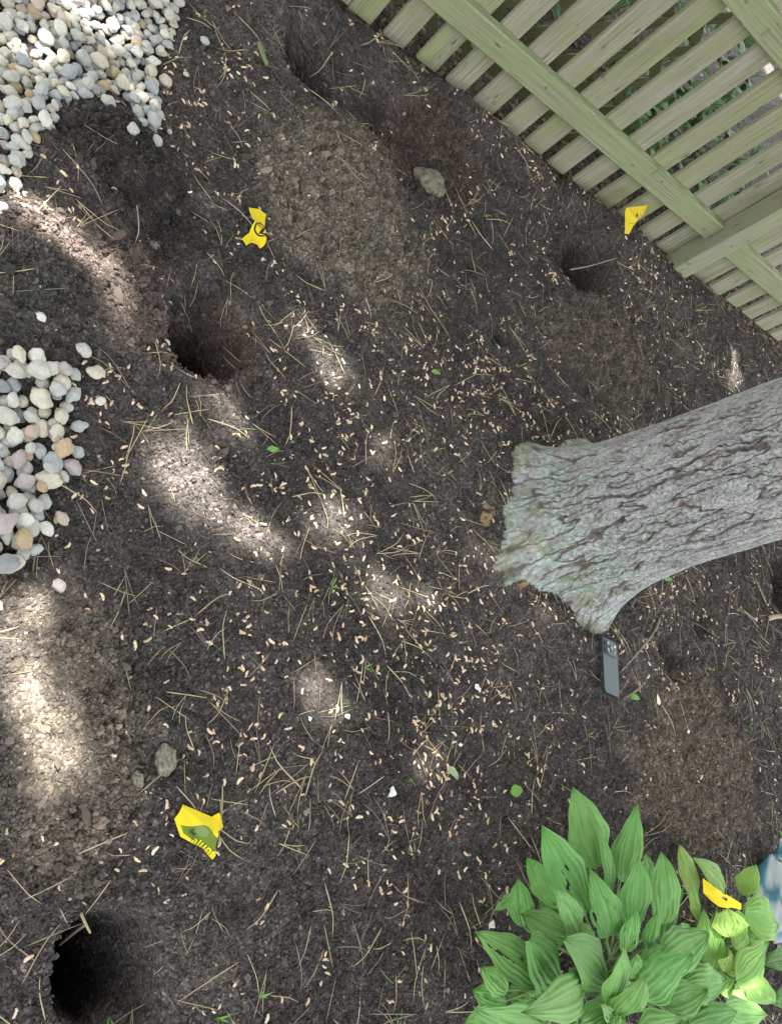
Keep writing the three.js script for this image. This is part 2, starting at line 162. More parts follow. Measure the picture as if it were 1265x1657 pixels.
function soilColour(x, z, out) {   // base colours of topsoil and of the dug-out subsoil
  const m = 0.5 + 0.5 * clamp(fbm(x * 2.2, z * 2.2, 21, 4) * 2.2, -1, 1), f = 1 + 0.75 * fbm(x * 15, z * 15, 31, 4);
  let r = lerp(0.052, 0.110, m) * f, g = lerp(0.0465, 0.0975, m) * f, b = lerp(0.0435, 0.0895, m) * f;
  for (const p of TAN) {
    if (x < p.bb[0] || x > p.bb[1] || z < p.bb[2] || z > p.bb[3]) continue;
    const k = p.k * sst(-0.05, 0.06, polyDist(p.poly, x, z) + 0.11 * fbm(x * 9, z * 9, 5, 4)) * clamp(0.82 + 0.8 * fbm(x * 24, z * 24, 41, 3), 0.3, 1);
    r = lerp(r, p.c[0] * f, k); g = lerp(g, p.c[1] * f, k); b = lerp(b, p.c[2] * f, k);
  }
  out[0] = r; out[1] = g; out[2] = b; return out;
}
{
  const axis = (a, b, s) => { const v = []; for (let x = a; x <= b + 1e-6; x += s) v.push(x); let st = s, hi = b, lo = a; for (let i = 0; i < 26; i++) { st *= 1.34; hi += st; lo -= st; v.push(hi); v.unshift(lo); if (hi > 70) break; } return v; };
  const xs = axis(-1.55, 2.15, 0.0068), zs = axis(-4.25, 0.05, 0.0068), nx = xs.length, nz = zs.length;
  const pos = new Float32Array(nx * nz * 3), uv = new Float32Array(nx * nz * 2), col = new Float32Array(nx * nz * 3), idx = new Uint32Array((nx - 1) * (nz - 1) * 6), c = [0, 0, 0];
  let q = 0;
  for (let j = 0; j < nz; j++) for (let i = 0; i < nx; i++) {
    const x = xs[i], z = zs[j], o = j * nx + i, far = Math.hypot(x - 0.2, z + 2) > 6;
    const y = far ? 0.02 * N3(x * 0.6, z * 0.6, 2) : H(x, z) + rough(x, z);
    pos[o * 3] = x; pos[o * 3 + 1] = y; pos[o * 3 + 2] = z;
    uv[o * 2] = (x + 0.3 * y) / soilTile; uv[o * 2 + 1] = (z - 1.1 * y) / soilTile;
    soilColour(x, z, c); col[o * 3] = c[0] / 0.36; col[o * 3 + 1] = c[1] / 0.345; col[o * 3 + 2] = c[2] / 0.335;
    if (i < nx - 1 && j < nz - 1) { idx[q++] = o; idx[q++] = o + nx; idx[q++] = o + 1; idx[q++] = o + 1; idx[q++] = o + nx; idx[q++] = o + nx + 1; }
  }
  const g = new THREE.BufferGeometry(); g.setAttribute('position', new THREE.BufferAttribute(pos, 3)); g.setAttribute('uv', new THREE.BufferAttribute(uv, 2)); g.setAttribute('color', new THREE.BufferAttribute(col, 3)); g.setIndex(new THREE.BufferAttribute(idx, 1)); g.computeVertexNormals();
  const m = mesh('ground', g, soilMat, scene); m.userData.kind = 'structure'; m.userData.label = 'dark crumbly garden soil with animal burrows and paler dug-out earth';
}

// lumpy low-poly stones and clods
function lump(seed, detail, amp, sx, sy, sz, freq = 1.6) {
  let g = new THREE.IcosahedronGeometry(1, detail); g.deleteAttribute('uv'); g.deleteAttribute('normal'); g = mergeVertices(g);
  const p = g.attributes.position;
  for (let i = 0; i < p.count; i++) { const v = V(p.getX(i), p.getY(i), p.getZ(i)), k = 1 + amp * N3(v.x * freq + seed * 3.1, v.y * freq, v.z * freq + seed) + amp * 0.4 * N3(v.x * freq * 2.7, v.y * freq * 2.7 + seed, v.z * freq * 2.7); const k2 = detail > 3 ? k + amp * 0.09 * N3(v.x * 9, v.y * 9 + seed, v.z * 9) : k; p.setXYZ(i, v.x * k2 * sx, v.y * k2 * sy, v.z * k2 * sz); }
  g.computeVertexNormals(); return g;
}
const mtx = new THREE.Matrix4(), qt = new THREE.Quaternion(), eu = new THREE.Euler();
const compose = (x, y, z, rx, ry, rz, sx, sy = sx, sz = sx) => new THREE.Matrix4().compose(V(x, y, z), qt.clone().setFromEuler(eu.set(rx, ry, rz)), V(sx, sy, sz));
const inBeds = (x, z, m = 0) => BEDS.some(p => polyDist(p, x, z) > m);
const viewable = (x, z, m = 0.08) => polyDist(frameGround, x, z) > -m;
{
  const R = rng(5), flat = g => { const q = g.toNonIndexed(); q.computeVertexNormals(); return q; }, specs = [[flat(lump(1, 1, 0.9, 1, 0.75, 0.8, 2.2))], [flat(lump(2, 1, 1.0, 1, 0.6, 0.7, 2.4))], [flat(lump(3, 0, 0.6, 1.5, 0.28, 0.8))]];
  const mats = std({ color: 0xffffff, roughness: 1 }), lists = [[], [], []], cols = [[], [], []], c = [0, 0, 0];
  let guard = 0, total = 0;
  while (total < 260000 && guard++ < 1200000) {
    const x = lerp(-1.55, 2.1, R()), z = lerp(-4.2, 0.02, R()); if (!viewable(x, z) || fenceOff(x, z) < -0.02 || inBeds(x, z, 0.05)) continue;
    const s = spoil(x, z), near = Math.hypot(x, z) < 2 ? 1 : 0.6; if (R() > (0.62 + 0.38 * s) * near) continue;
    const t = R(); let r = 0.0015 + 0.0028 * t * t; if (R() < 0.05 + 0.10 * s) r = 0.003 + 0.005 * R() * R(); if (R() < 0.0006 + 0.005 * s) r = 0.007 + 0.008 * R() * R();
    const k = Math.floor(R() * 3); soilColour(x, z, c); const v = 0.6 + 0.9 * Math.pow(R(), 2) + (R() < 0.04 * (1 - s) ? 2.2 * R() : 0) + (R() < 0.004 ? 4 : 0), w = R() < 0.25 ? 0.86 : 0.97;
    lists[k].push(compose(x, H(x, z) + rough(x, z) + r * 0.35, z, R() * 6, R() * 6, R() * 6, r)); cols[k].push(rgb(c[0] * v, c[1] * v * (w + 0.03), c[2] * v * w)); total++;
  }
  const crumbs = new THREE.Group(); crumbs.name = 'soil_crumbs'; crumbs.userData.kind = 'stuff'; crumbs.userData.label = 'loose crumbs and clods of soil over the ground'; scene.add(crumbs);
  lists.forEach((l, k) => { const im = instanced('crumb_layer', specs[k][0], mats, l, crumbs, cols[k]); im.userData.kind = 'stuff'; });
}

// ---------------------------------------------------------------- wood
function woodTex(seed, base, streak, green) {
  const w = 256, h = 1024, R = rng(seed), knots = [[60 + 130 * R(), 200 + 300 * R(), 9], [40 + 170 * R(), 640 + 300 * R(), 7]];
  const hgt = new Float32Array(w * h);
  const map = dataTex(w, h, d => {
    for (let y = 0; y < h; y++) for (let x = 0; x < w; x++) {
      let u = x / w * 6, v = y / h * 7, kn = 0;
      for (const [kx, ky, kr] of knots) { const dx = x - kx, dy = (y - ky) * 0.62, q = Math.hypot(dx, dy) / kr; u += 1.6 * dx / kr / (1 + q * q * q); if (q < 1) kn = Math.max(kn, 1 - q * q); }
      u += 0.5 * N3(x / w * 1.7, y / h * 1.6, seed);
      const gr = 0.5 + 0.5 * N3(u * 6, v * 0.55, seed + 1), fine = 0.5 + 0.5 * N3(u * 22, v * 1.6, seed + 2), blot = fbm(x / w * 1.6, y / h * 5.2, seed + 3, 4), crack = 1 - sst(0, 0.05, Math.abs(N3(u * 3.3, v * 0.4, seed + 5)) + 0.05 * (0.5 + N3(u, v * 2, seed + 8)));
      const mo = clamp(0.5 + green + 2.6 * blot), wet = 0.42 + 0.68 * gr + 0.32 * fine;
      let c = [0, 1, 2].map(j => lerp(base[j], streak[j], mo) * wet * (1 - 0.72 * kn) * (1 - 0.6 * crack) * (0.93 + 0.14 * R()));
      const o = (y * w + x); for (let j = 0; j < 3; j++) d[o * 4 + j] = toS(c[j]); d[o * 4 + 3] = 255; hgt[o] = 0.55 * gr + 0.35 * fine - 0.6 * crack - 0.3 * kn;
    }
  }, true);
  const bump = dataTex(w, h, d => { for (let i = 0; i < w * h; i++) { d[i * 4] = d[i * 4 + 1] = d[i * 4 + 2] = Math.round(255 * clamp(0.35 + 0.5 * hgt[i])); d[i * 4 + 3] = 255; } });
  return std({ map, bumpMap: bump, bumpScale: 0.0022, roughness: 0.85 });
}
const boardMats = [woodTex(31, [0.328, 0.316, 0.229], [0.273, 0.291, 0.170], 0), woodTex(32, [0.349, 0.339, 0.262], [0.285, 0.296, 0.185], -0.05), woodTex(33, [0.311, 0.306, 0.214], [0.279, 0.301, 0.160], 0.05), woodTex(34, [0.328, 0.311, 0.238], [0.290, 0.301, 0.180], -0.05)];
const railMats = [woodTex(41, [0.290, 0.310, 0.189], [0.276, 0.325, 0.174], 0.1), woodTex(42, [0.319, 0.310, 0.232], [0.290, 0.325, 0.194], 0.05)];
const latticeMat = woodTex(51, [0.19, 0.195, 0.10], [0.165, 0.185, 0.08], 0.1);
// board along local y, uv in board lengths so that grain runs along it
function boardGeo(w, l, d, seed, bev = 0.003) {
  const g = new RoundedBoxGeometry(w, l, d, 2, bev), p = g.attributes.position, uv = g.attributes.uv, R = rng(seed), o = R(), o2 = R();
  for (let i = 0; i < p.count; i++) { const x = p.getX(i), y = p.getY(i), z = p.getZ(i); uv.setXY(i, (x + z) / 0.11 + o, (y + 1) / 1.25 + o2); p.setXYZ(i, x + 0.0012 * N3(x * 9, y * 6, seed) , y, z + 0.0016 * N3(y * 4, x * 20, seed + 3)); }
  return g;
}
const fencePt = (t, y, n) => FP.clone().addScaledVector(FT, t).addScaledVector(FN, n).setY(y);
const fenceRot = Math.atan2(-FT.z, FT.x);
{
  const fence = thing('picket_fence', 'weathered greenish wooden fence of upright boards, post and rails', 'fence', [FP.x, 0, FP.z]); fence.rotation.y = fenceRot;
  // local frame: x along the fence, z into the yard
  const R = rng(61), part = (name, g, m, x, y, z) => { const o = mesh(name, g, m, fence); o.position.set(x, y, z); return o; };
  PICKETS.forEach(([a, b], i) => { const w = b - a, y0 = 0.042 + 0.012 * R(), top = 1.12 + 0.01 * R(); const o = part('board', boardGeo(w, top - y0, 0.018, 100 + i), boardMats[Math.floor(R() * 4)], (a + b) / 2, (top + y0) / 2, -0.0095); o.rotation.z = (R() - 0.5) * 0.006; });
  const rail = (a, b, y, k, s) => { const o = part('rail', boardGeo(0.085, b - a, 0.038, s, 0.005), railMats[k], (a + b) / 2, y, 0.0195); o.rotation.z = Math.PI / 2; return o; };
  rail(-2.3, -0.1115, 0.2665, 0, 201); rail(-0.0185, 1.45, 0.262, 0, 202); rail(-2.3, -0.1115, 0.828, 0, 203); rail(-0.0185, 1.45, 0.826, 1, 204);
  const post = part('post', boardGeo(0.09, 1.32, 0.09, 205, 0.006), railMats[1], -0.065, 0.58, 0.0465);
  part('post', boardGeo(0.09, 1.32, 0.09, 206, 0.006), railMats[1], -2.35, 0.58, 0.0465);
  const nail = new THREE.CylinderGeometry(0.0045, 0.0045, 0.003, 10).rotateX(Math.PI / 2), steel = std({ color: rgb(0.22, 0.22, 0.2), metalness: 0.6, roughness: 0.6 });
  for (const [x, y, z] of [[-1.12, 0.27, 0.0395], [-0.5, 0.285, 0.0395], [-0.17, 0.255, 0.0395], [0.02, 0.265, 0.0395], [-0.06, 0.3, 0.0925], [-0.07, 0.55, 0.0925], [-0.9, 0.83, 0.0395], [-0.5, 0.82, 0.0395]]) part('nail', nail, steel, x, y, z);
}
{
  const lat = thing('lattice_panel', 'dark olive diagonal lattice panel standing behind the upright boards', 'lattice', [FP.x, 0, FP.z]); lat.rotation.y = fenceRot;
  const x0 = -2.3, x1 = -0.672, y0 = 0.03, y1 = 1.15, w = 0.036, pitch = 0.155;
  const slat = (dir, c, z, s) => {   // clip the line x - dir*y = c to the panel
    const pts = []; for (const y of [y0, y1]) { const x = c + dir * y; if (x >= x0 && x <= x1) pts.push([x, y]); } for (const x of [x0, x1]) { const y = (x - c) / dir; if (y > y0 && y < y1) pts.push([x, y]); }
    if (pts.length < 2) return; const [a, b] = pts, l = Math.hypot(a[0] - b[0], a[1] - b[1]); if (l < 0.06) return;
    const o = mesh('slat', boardGeo(w, l, 0.007, s, 0.0015), latticeMat, lat); o.position.set((a[0] + b[0]) / 2, (a[1] + b[1]) / 2, z); o.rotation.z = dir > 0 ? -Math.PI / 4 : Math.PI / 4;
  };
  let s = 300; for (let c = x0 - y1; c < x1 + y1; c += pitch) { slat(1, c + 0.02, -0.205, s++); slat(-1, c + 0.06, -0.214, s++); }
  const e = mesh('end_batten', boardGeo(0.03, 1.14, 0.02, 399), latticeMat, lat); e.position.set(-0.655, 0.59, -0.209);
}

// ---------------------------------------------------------------- pine tree
const NEEDLE_LAYERS = [];
{
  const tree = thing('pine_tree', 'pine tree with grey fissured bark and lichen-green spreading root flare', 'tree', [TREE.x, 0, TREE.z]);
  const lobes = [[-0.286, 0.106, 0.10, 0.34, 0.10], [-0.1, 0.33, 0.085, 0.45, 0.12], [0.05, 0.47, 0.165, 0.27, 0.085], [0.37, 0.10, 0.105, 0.40, 0.13], [0.3, -0.3, 0.1, 0.4, 0.12], [-0.25, -0.3, 0.12, 0.4, 0.12]].map(([x, z, a, s, hh]) => ({ th: Math.atan2(z, x), a, s, hh }));
  const trunkR = (th, y) => {
    let r = 0.198 - 0.014 * y + 0.045 * Math.exp(-Math.max(0, y) / 0.16);
    r += (0.012 + 0.02 * N3(Math.cos(th) * 2.5, 0.3, Math.sin(th) * 2.5)) * Math.exp(-Math.max(-0.08, y) / 0.035);
    if (y > 3) r = (0.198 - 0.042) * (1 - (y - 3) / 9.5);
    for (const l of lobes) { let d = Math.abs(th - l.th); d = Math.min(d, Math.PI * 2 - d); r += l.a * Math.exp(-((d / l.s) ** 2)) * Math.exp(-Math.max(-0.06, y) / l.hh); }
    return r;
  };
  trunkOutline = (x, z) => trunkR(Math.atan2(z - TREE.z, x - TREE.x), 0.015);
  const bark = (th, y, out) => {
    const u = th * 0.2, cx = Math.cos(th) * 0.2, cz = Math.sin(th) * 0.2, w1 = 0.011 * fbm(cx * 14, y * 9, cz * 14, 3), w2 = 0.0075 * fbm(cx * 45, y * 32, cz * 45 + 9, 3);
    const ax = cx * (1 + (w1 + w2) / 0.2 * 1.6), az = cz * (1 + (w1 - w2) / 0.2 * 1.6), k = (w1 + w2) * 1.9;
    const X = Math.cos(th + k / 0.2) * 0.2, Z = Math.sin(th + k / 0.2) * 0.2;
    const f1 = Math.abs(N3(X * 36, y * 5.8, Z * 36)), f2 = Math.abs(N3(X * 62 + 5, y * 13 + w1 * 70, Z * 62)), f3 = Math.abs(N3(X * 130, y * 52 + w1 * 170, Z * 130 + 3));
    const c1 = 1 - sst(0.0, 0.085, f1 + 0.03 * N3(X * 90, y * 60, Z * 90)), c2 = (1 - sst(0.0, 0.08, f2)) * sst(-0.25, 0.15, N3(X * 20, y * 9, Z * 20 + 40)), c3 = 1 - sst(0.0, 0.13, f3), plate = N3(X * 46, y * 17, Z * 46 + 20), fl = N3(cx * 150, y * 85, cz * 150) + 0.7 * N3(cx * 260, y * 170, cz * 260 + 4);
    out.d = -0.0070 * c1 - 0.0046 * c2 - 0.0020 * c3 + 0.0016 * plate + 0.0012 * fl; out.c1 = c1; out.c2 = c2; out.c3 = c3; out.plate = plate; out.fl = fl; return out;
  };
  const build = (y0, y1, nth, ny, fine) => {
    const pos = [], col = [], idx = [], uv = [], o = {};
    for (let j = 0; j <= ny; j++) for (let i = 0; i <= nth; i++) {
      const th = i / nth * Math.PI * 2 - Math.PI, y = lerp(y0, y1, j / ny); bark(i === nth ? -Math.PI : th, y, o);
      // a broken branch scar
      const kd = Math.hypot((((th - 2.30 + 9.42) % 6.283) - 3.1416) * 0.2, (y - 0.52) * 0.8), kn = Math.exp(-((kd / 0.020) ** 2)), dim = Math.exp(-((kd / 0.008) ** 2));
      const r = trunkR(i === nth ? -Math.PI : th, y) + (fine ? o.d * (0.12 + 0.88 * sst(0.02, 0.14, y)) : o.d * 0.6) + 0.016 * kn - 0.02 * dim;
      pos.push(Math.cos(th) * r, y, Math.sin(th) * r); uv.push(th * 0.2 / 0.3, y / 0.3);
      const b = N3(Math.cos(th) * 1.7, y * 6, Math.sin(th) * 1.7 + 3), g2 = fbm(Math.cos(th) * 5, y * 22, Math.sin(th) * 5 + 8, 3), low = sst(0.42, 0.05, y + 0.15 * b);
      const tone = 0.42 + 0.16 * o.plate + 0.07 * o.fl + 0.05 * b; let c = [tone * 0.985, tone * 0.99, tone * 1.0];
      const lich = clamp(sst(-0.05, 0.28, g2 + 0.12 * low) * (0.42 + 0.58 * low)); c = [0, 1, 2].map(k => lerp(c[k], [0.41, 0.50, 0.43][k] * (1 + 0.3 * o.fl), lich * 0.9));
      const moss = sst(0.12, 0.35, fbm(Math.cos(th) * 4, y * 14, Math.sin(th) * 4 + 30, 3) + 0.32 * sst(0.16, 0.02, y) - 0.05) * sst(0.3, 0.05, y); c = [0, 1, 2].map(k => lerp(c[k], [0.19, 0.21, 0.07][k], moss * 0.5));
      const red = clamp(o.c1 * 0.85 + 0.5 * o.c2); c = [0, 1, 2].map(k => lerp(c[k], [0.085, 0.066, 0.058][k], red)); c = [0, 1, 2].map(k => lerp(c[k], [0.13, 0.115, 0.11][k], o.c3 * 0.6));
      const rr = sst(0.28, 0.42, fbm(Math.cos(th) * 8, y * 11, Math.sin(th) * 8 + 50, 2) + 0.25 * o.c1); c = [0, 1, 2].map(k => lerp(c[k], [0.24, 0.13, 0.10][k], rr * 0.35));
      col.push(...c); if (j < ny && i < nth) { const a = j * (nth + 1) + i; idx.push(a, a + nth + 1, a + 1, a + 1, a + nth + 1, a + nth + 2); }
    }
    const g = new THREE.BufferGeometry(); g.setAttribute('position', new THREE.Float32BufferAttribute(pos, 3)); g.setAttribute('color', new THREE.Float32BufferAttribute(col, 3)); g.setAttribute('uv', new THREE.Float32BufferAttribute(uv, 2)); g.setIndex(idx); g.computeVertexNormals(); return g;
  };
  const grain = dataTex(256, 256, d => { const R = rng(3); for (let y = 0; y < 256; y++) for (let x = 0; x < 256; x++) { const v = 0.5 + 0.55 * N3(x / 9, y / 12, 4) + 0.3 * N3(x / 4, y / 4, 8) + 0.2 * (R() - 0.5), o = (y * 256 + x) * 4; d[o] = d[o + 1] = d[o + 2] = Math.round(255 * clamp(v)); d[o + 3] = 255; } });
  const barkSpeck = dataTex(256, 256, d => { const R = rng(8); for (let y = 0; y < 256; y++) for (let x = 0; x < 256; x++) { const v = 0.80 + 0.3 * N3(x / 6, y / 11, 2) + 0.22 * N3(x / 2.6, y / 3.4, 6) + 0.16 * (R() - 0.5), o = (y * 256 + x) * 4; d[o] = Math.round(255 * clamp(v)); d[o + 1] = Math.round(255 * clamp(v * 1.0)); d[o + 2] = Math.round(255 * clamp(v * 0.99)); d[o + 3] = 255; } });
  const barkMat = std({ vertexColors: true, map: barkSpeck, bumpMap: grain, bumpScale: 0.004, roughness: 1 });
  mesh('trunk', build(-0.12, 0.86, 820, 560, true), barkMat, tree);
  mesh('upper_trunk', build(0.858, 12, 48, 60, false), barkMat, tree);
  // limbs and needle tufts of the unseen crown: placed to shade the yard, gaps shaped to land the dapples
  const R = rng(77), limbMat = std({ color: rgb(0.12, 0.1, 0.085) });
  const CY = 5.4, cen = V(SUN_DIR.x / SUN_DIR.y * CY + 0.15, 0, SUN_DIR.z / SUN_DIR.y * CY - 2.5);
  const limbs = [];
  for (let i = 0; i < 22; i++) {
    const y = 4.7 + 1.9 * R(), a = R() * 6.283, l = 1.6 + 2.0 * R(), ex = (cen.x - TREE.x) * 0.75 + Math.cos(a) * l, ez = (cen.z - TREE.z) * 0.75 + Math.sin(a) * l;
    const c = new THREE.CatmullRomCurve3([V(0, y - 0.5, 0), V(ex * 0.35, y - 0.05, ez * 0.35), V(ex * 0.7, y + 0.2, ez * 0.7), V(ex, y + 0.25 * R(), ez)]);
    const g = new THREE.TubeGeometry(c, 14, 0.035, 6), p = g.attributes.position; limbs.push(g);
  }
  limbs.forEach(g => mesh('limb', g, limbMat, tree));
  const blades = []; for (let k = 0; k < 20; k++) { const g = new THREE.PlaneGeometry(0.085, 0.008, 1, 1); g.translate(0.04, 0, 0); g.rotateX(R() * 6); g.rotateZ((R() - 0.5) * 2.2); g.rotateY(R() * 6.283); blades.push(g); }
  const tuft = mergeGeometries(blades), list = []; let guard = 0;
  while (list.length < 62000 && guard++ < 400000) {
    const rr = 3.9 * Math.sqrt(R()), a = R() * 6.283, y = 4.6 + 1.7 * R(), x = cen.x + (y - CY) * SUN_DIR.x / SUN_DIR.y + Math.cos(a) * rr, z = cen.z + (y - CY) * SUN_DIR.z / SUN_DIR.y + Math.sin(a) * rr;
    const gx = x - SUN_DIR.x / SUN_DIR.y * y, gz = z - SUN_DIR.z / SUN_DIR.y * y;   // where this tuft's shadow falls
    let open = false; for (const [dx, dz, r] of DAPPLES) { const q = Math.hypot(gx - dx, gz - dz); if (q < r * (1.0 + 0.55 * N3(gx * 8, gz * 8, 3) + 0.25 * N3(gx * 22, gz * 22, y)) + 0.043) { open = true; break; } }
    if (open || N3(x * 0.9, y * 0.9, z * 0.9) < -0.38) continue;
    list.push(compose(x - TREE.x, y, z - TREE.z, R() * 6, R() * 6, R() * 6, 0.8 + 0.6 * R()));
  }
  const cr = instanced('crown', tuft, std({ color: rgb(0.05, 0.085, 0.035), roughness: 0.7 }), list, tree); cr.userData.kind = 'stuff';
}

// ---------------------------------------------------------------- pebble beds
{
  const R = rng(9), shapes = []; for (let i = 0; i < 9; i++) shapes.push(lump(20 + i, 5, 0.34, 1.05, 0.5 + 0.2 * R(), 0.6 + 0.25 * R(), 1.05));
  const speck = dataTex(128, 128, d => { const Q = rng(4); for (let i = 0; i < 128 * 128; i++) { const v = 0.86 + 0.14 * Q() - (Q() < 0.05 ? 0.25 : 0); d[i * 4] = d[i * 4 + 1] = d[i * 4 + 2] = Math.round(255 * v); d[i * 4 + 3] = 255; } });
  for (const g of shapes) { const p = g.attributes.position, c = []; const uv = []; for (let i = 0; i < p.count; i++) { const x = p.getX(i), y = p.getY(i), z = p.getZ(i), v = 0.9 + 0.28 * fbm(x * 2.3, y * 2.3, z * 2.3 + uv.length * 0, 4) + 0.12 * N3(x * 9, y * 9, z * 9); c.push(v, v, v); uv.push(Math.atan2(z, x), y * 1.5); } g.setAttribute('color', new THREE.Float32BufferAttribute(c, 3)); g.setAttribute('uv', new THREE.Float32BufferAttribute(uv, 2)); }
  const palette = [[0.564, 0.559, 0.494, 'pale grey'], [0.672, 0.631, 0.506, 'cream'], [0.504, 0.535, 0.506, 'grey-green'], [0.432, 0.464, 0.471, 'blue-grey'], [0.564, 0.476, 0.380, 'tan'], [0.480, 0.422, 0.408, 'mauve-grey'], [0.768, 0.762, 0.678, 'off-white'], [0.324, 0.333, 0.333, 'dark grey'], [0.540, 0.416, 0.253, 'ochre']];
  const mats = palette.map(c => std({ color: rgb(c[0], c[1], c[2]), vertexColors: true, map: speck, bumpMap: speck, bumpScale: 0.0012, roughness: 0.8 }));
  const pick = () => { const t = R(); return t < 0.26 ? 0 : t < 0.43 ? 1 : t < 0.60 ? 2 : t < 0.70 ? 3 : t < 0.77 ? 4 : t < 0.83 ? 5 : t < 0.94 ? 6 : t < 0.97 ? 7 : 8; };
  const pts = []; const all = [];
  BEDS.forEach((bed, bi) => {
    const bb = bbox(bed, 0), place = (sep, layer, tries) => { const own = []; for (let k = 0; k < tries; k++) { const x = lerp(bb[0], bb[1], R()), z = lerp(bb[2], bb[3], R()); if (polyDist(bed, x, z) < 0.008 + 0.012 * layer) continue; const s = (0.0125 + 0.0115 * R()) * (bi ? 0.98 : 0.82), e = sep * s; if (own.some(o => Math.hypot(o[0] - x, o[1] - z) < (o[2] + s) * sep)) continue; own.push([x, z, s]); all.push({ x, z, s, layer, bi, k: pick(), sh: Math.floor(R() * 9), ry: R() * 6.28, rx: (R() - 0.5) * (layer ? 0.9 : 0.5), rz: (R() - 0.5) * (layer ? 0.9 : 0.5) }); } };
    place(0.78, 0, 20000); place(0.95, 1, 9000);
    for (let k = 0, n = 0; k < 900 && n < 16; k++) { const x = lerp(bb[0] - 0.08, bb[1] + 0.08, R()), z = lerp(bb[2] - 0.08, bb[3] + 0.08, R()), d = polyDist(bed, x, z); if (d > -0.012 || d < -0.075 || R() > 0.5 || pitDepth(x, z) > 0.02) continue; n++; all.push({ x, z, s: 0.007 + 0.012 * R(), layer: 0, bi, k: pick(), sh: Math.floor(R() * 9), ry: R() * 6.28, rx: 0, rz: 0 }); }
  });
  const seen = (x, z) => polyDist(frameGround, x, z) > -0.03;
  const vis = all.filter(p => seen(p.x, p.z)); vis.sort((a, b) => (b.layer * 0.5 + b.s * 20 - Math.hypot(b.x, b.z)) - (a.layer * 0.5 + a.s * 20 - Math.hypot(a.x, a.z)));
  const solo = new Set(vis.slice(0, 300)), rest = [];
  for (const p of all) {
    const y = H(p.x, p.z) + p.s * 0.45 + p.layer * p.s * 0.85 + 0.004;
    if (!solo.has(p)) { rest.push(p); p.y = y; continue; }
    const m = mesh('river_pebble', shapes[p.sh], mats[p.k], scene); m.position.set(p.x, y, p.z); m.rotation.set(p.rx, p.ry, p.rz); m.scale.setScalar(p.s);
    tag(m, p.bi ? `smooth ${palette[p.k][3]} river pebble in the small bed below the dug-out mound` : `smooth ${palette[p.k][3]} river pebble in the large bed at the soil edge`, 'pebble', p.bi ? `${palette[p.k][3]} pebbles in the small bed` : `${palette[p.k][3]} pebbles in the large bed`);
  }
  const more = new THREE.Group(); more.name = 'pebble_fill'; more.userData.kind = 'stuff'; more.userData.label = 'further river pebbles packed under and between the others'; scene.add(more);
  for (let k = 0; k < palette.length; k++) for (let h = 0; h < 9; h += 3) { const l = rest.filter(p => p.k === k && Math.floor(p.sh / 3) * 3 === h); if (l.length) instanced('pebble_layer', shapes[h], mats[k], l.map(p => compose(p.x, p.y, p.z, p.rx, p.ry, p.rz, p.s)), more).userData.kind = 'stuff'; }
}

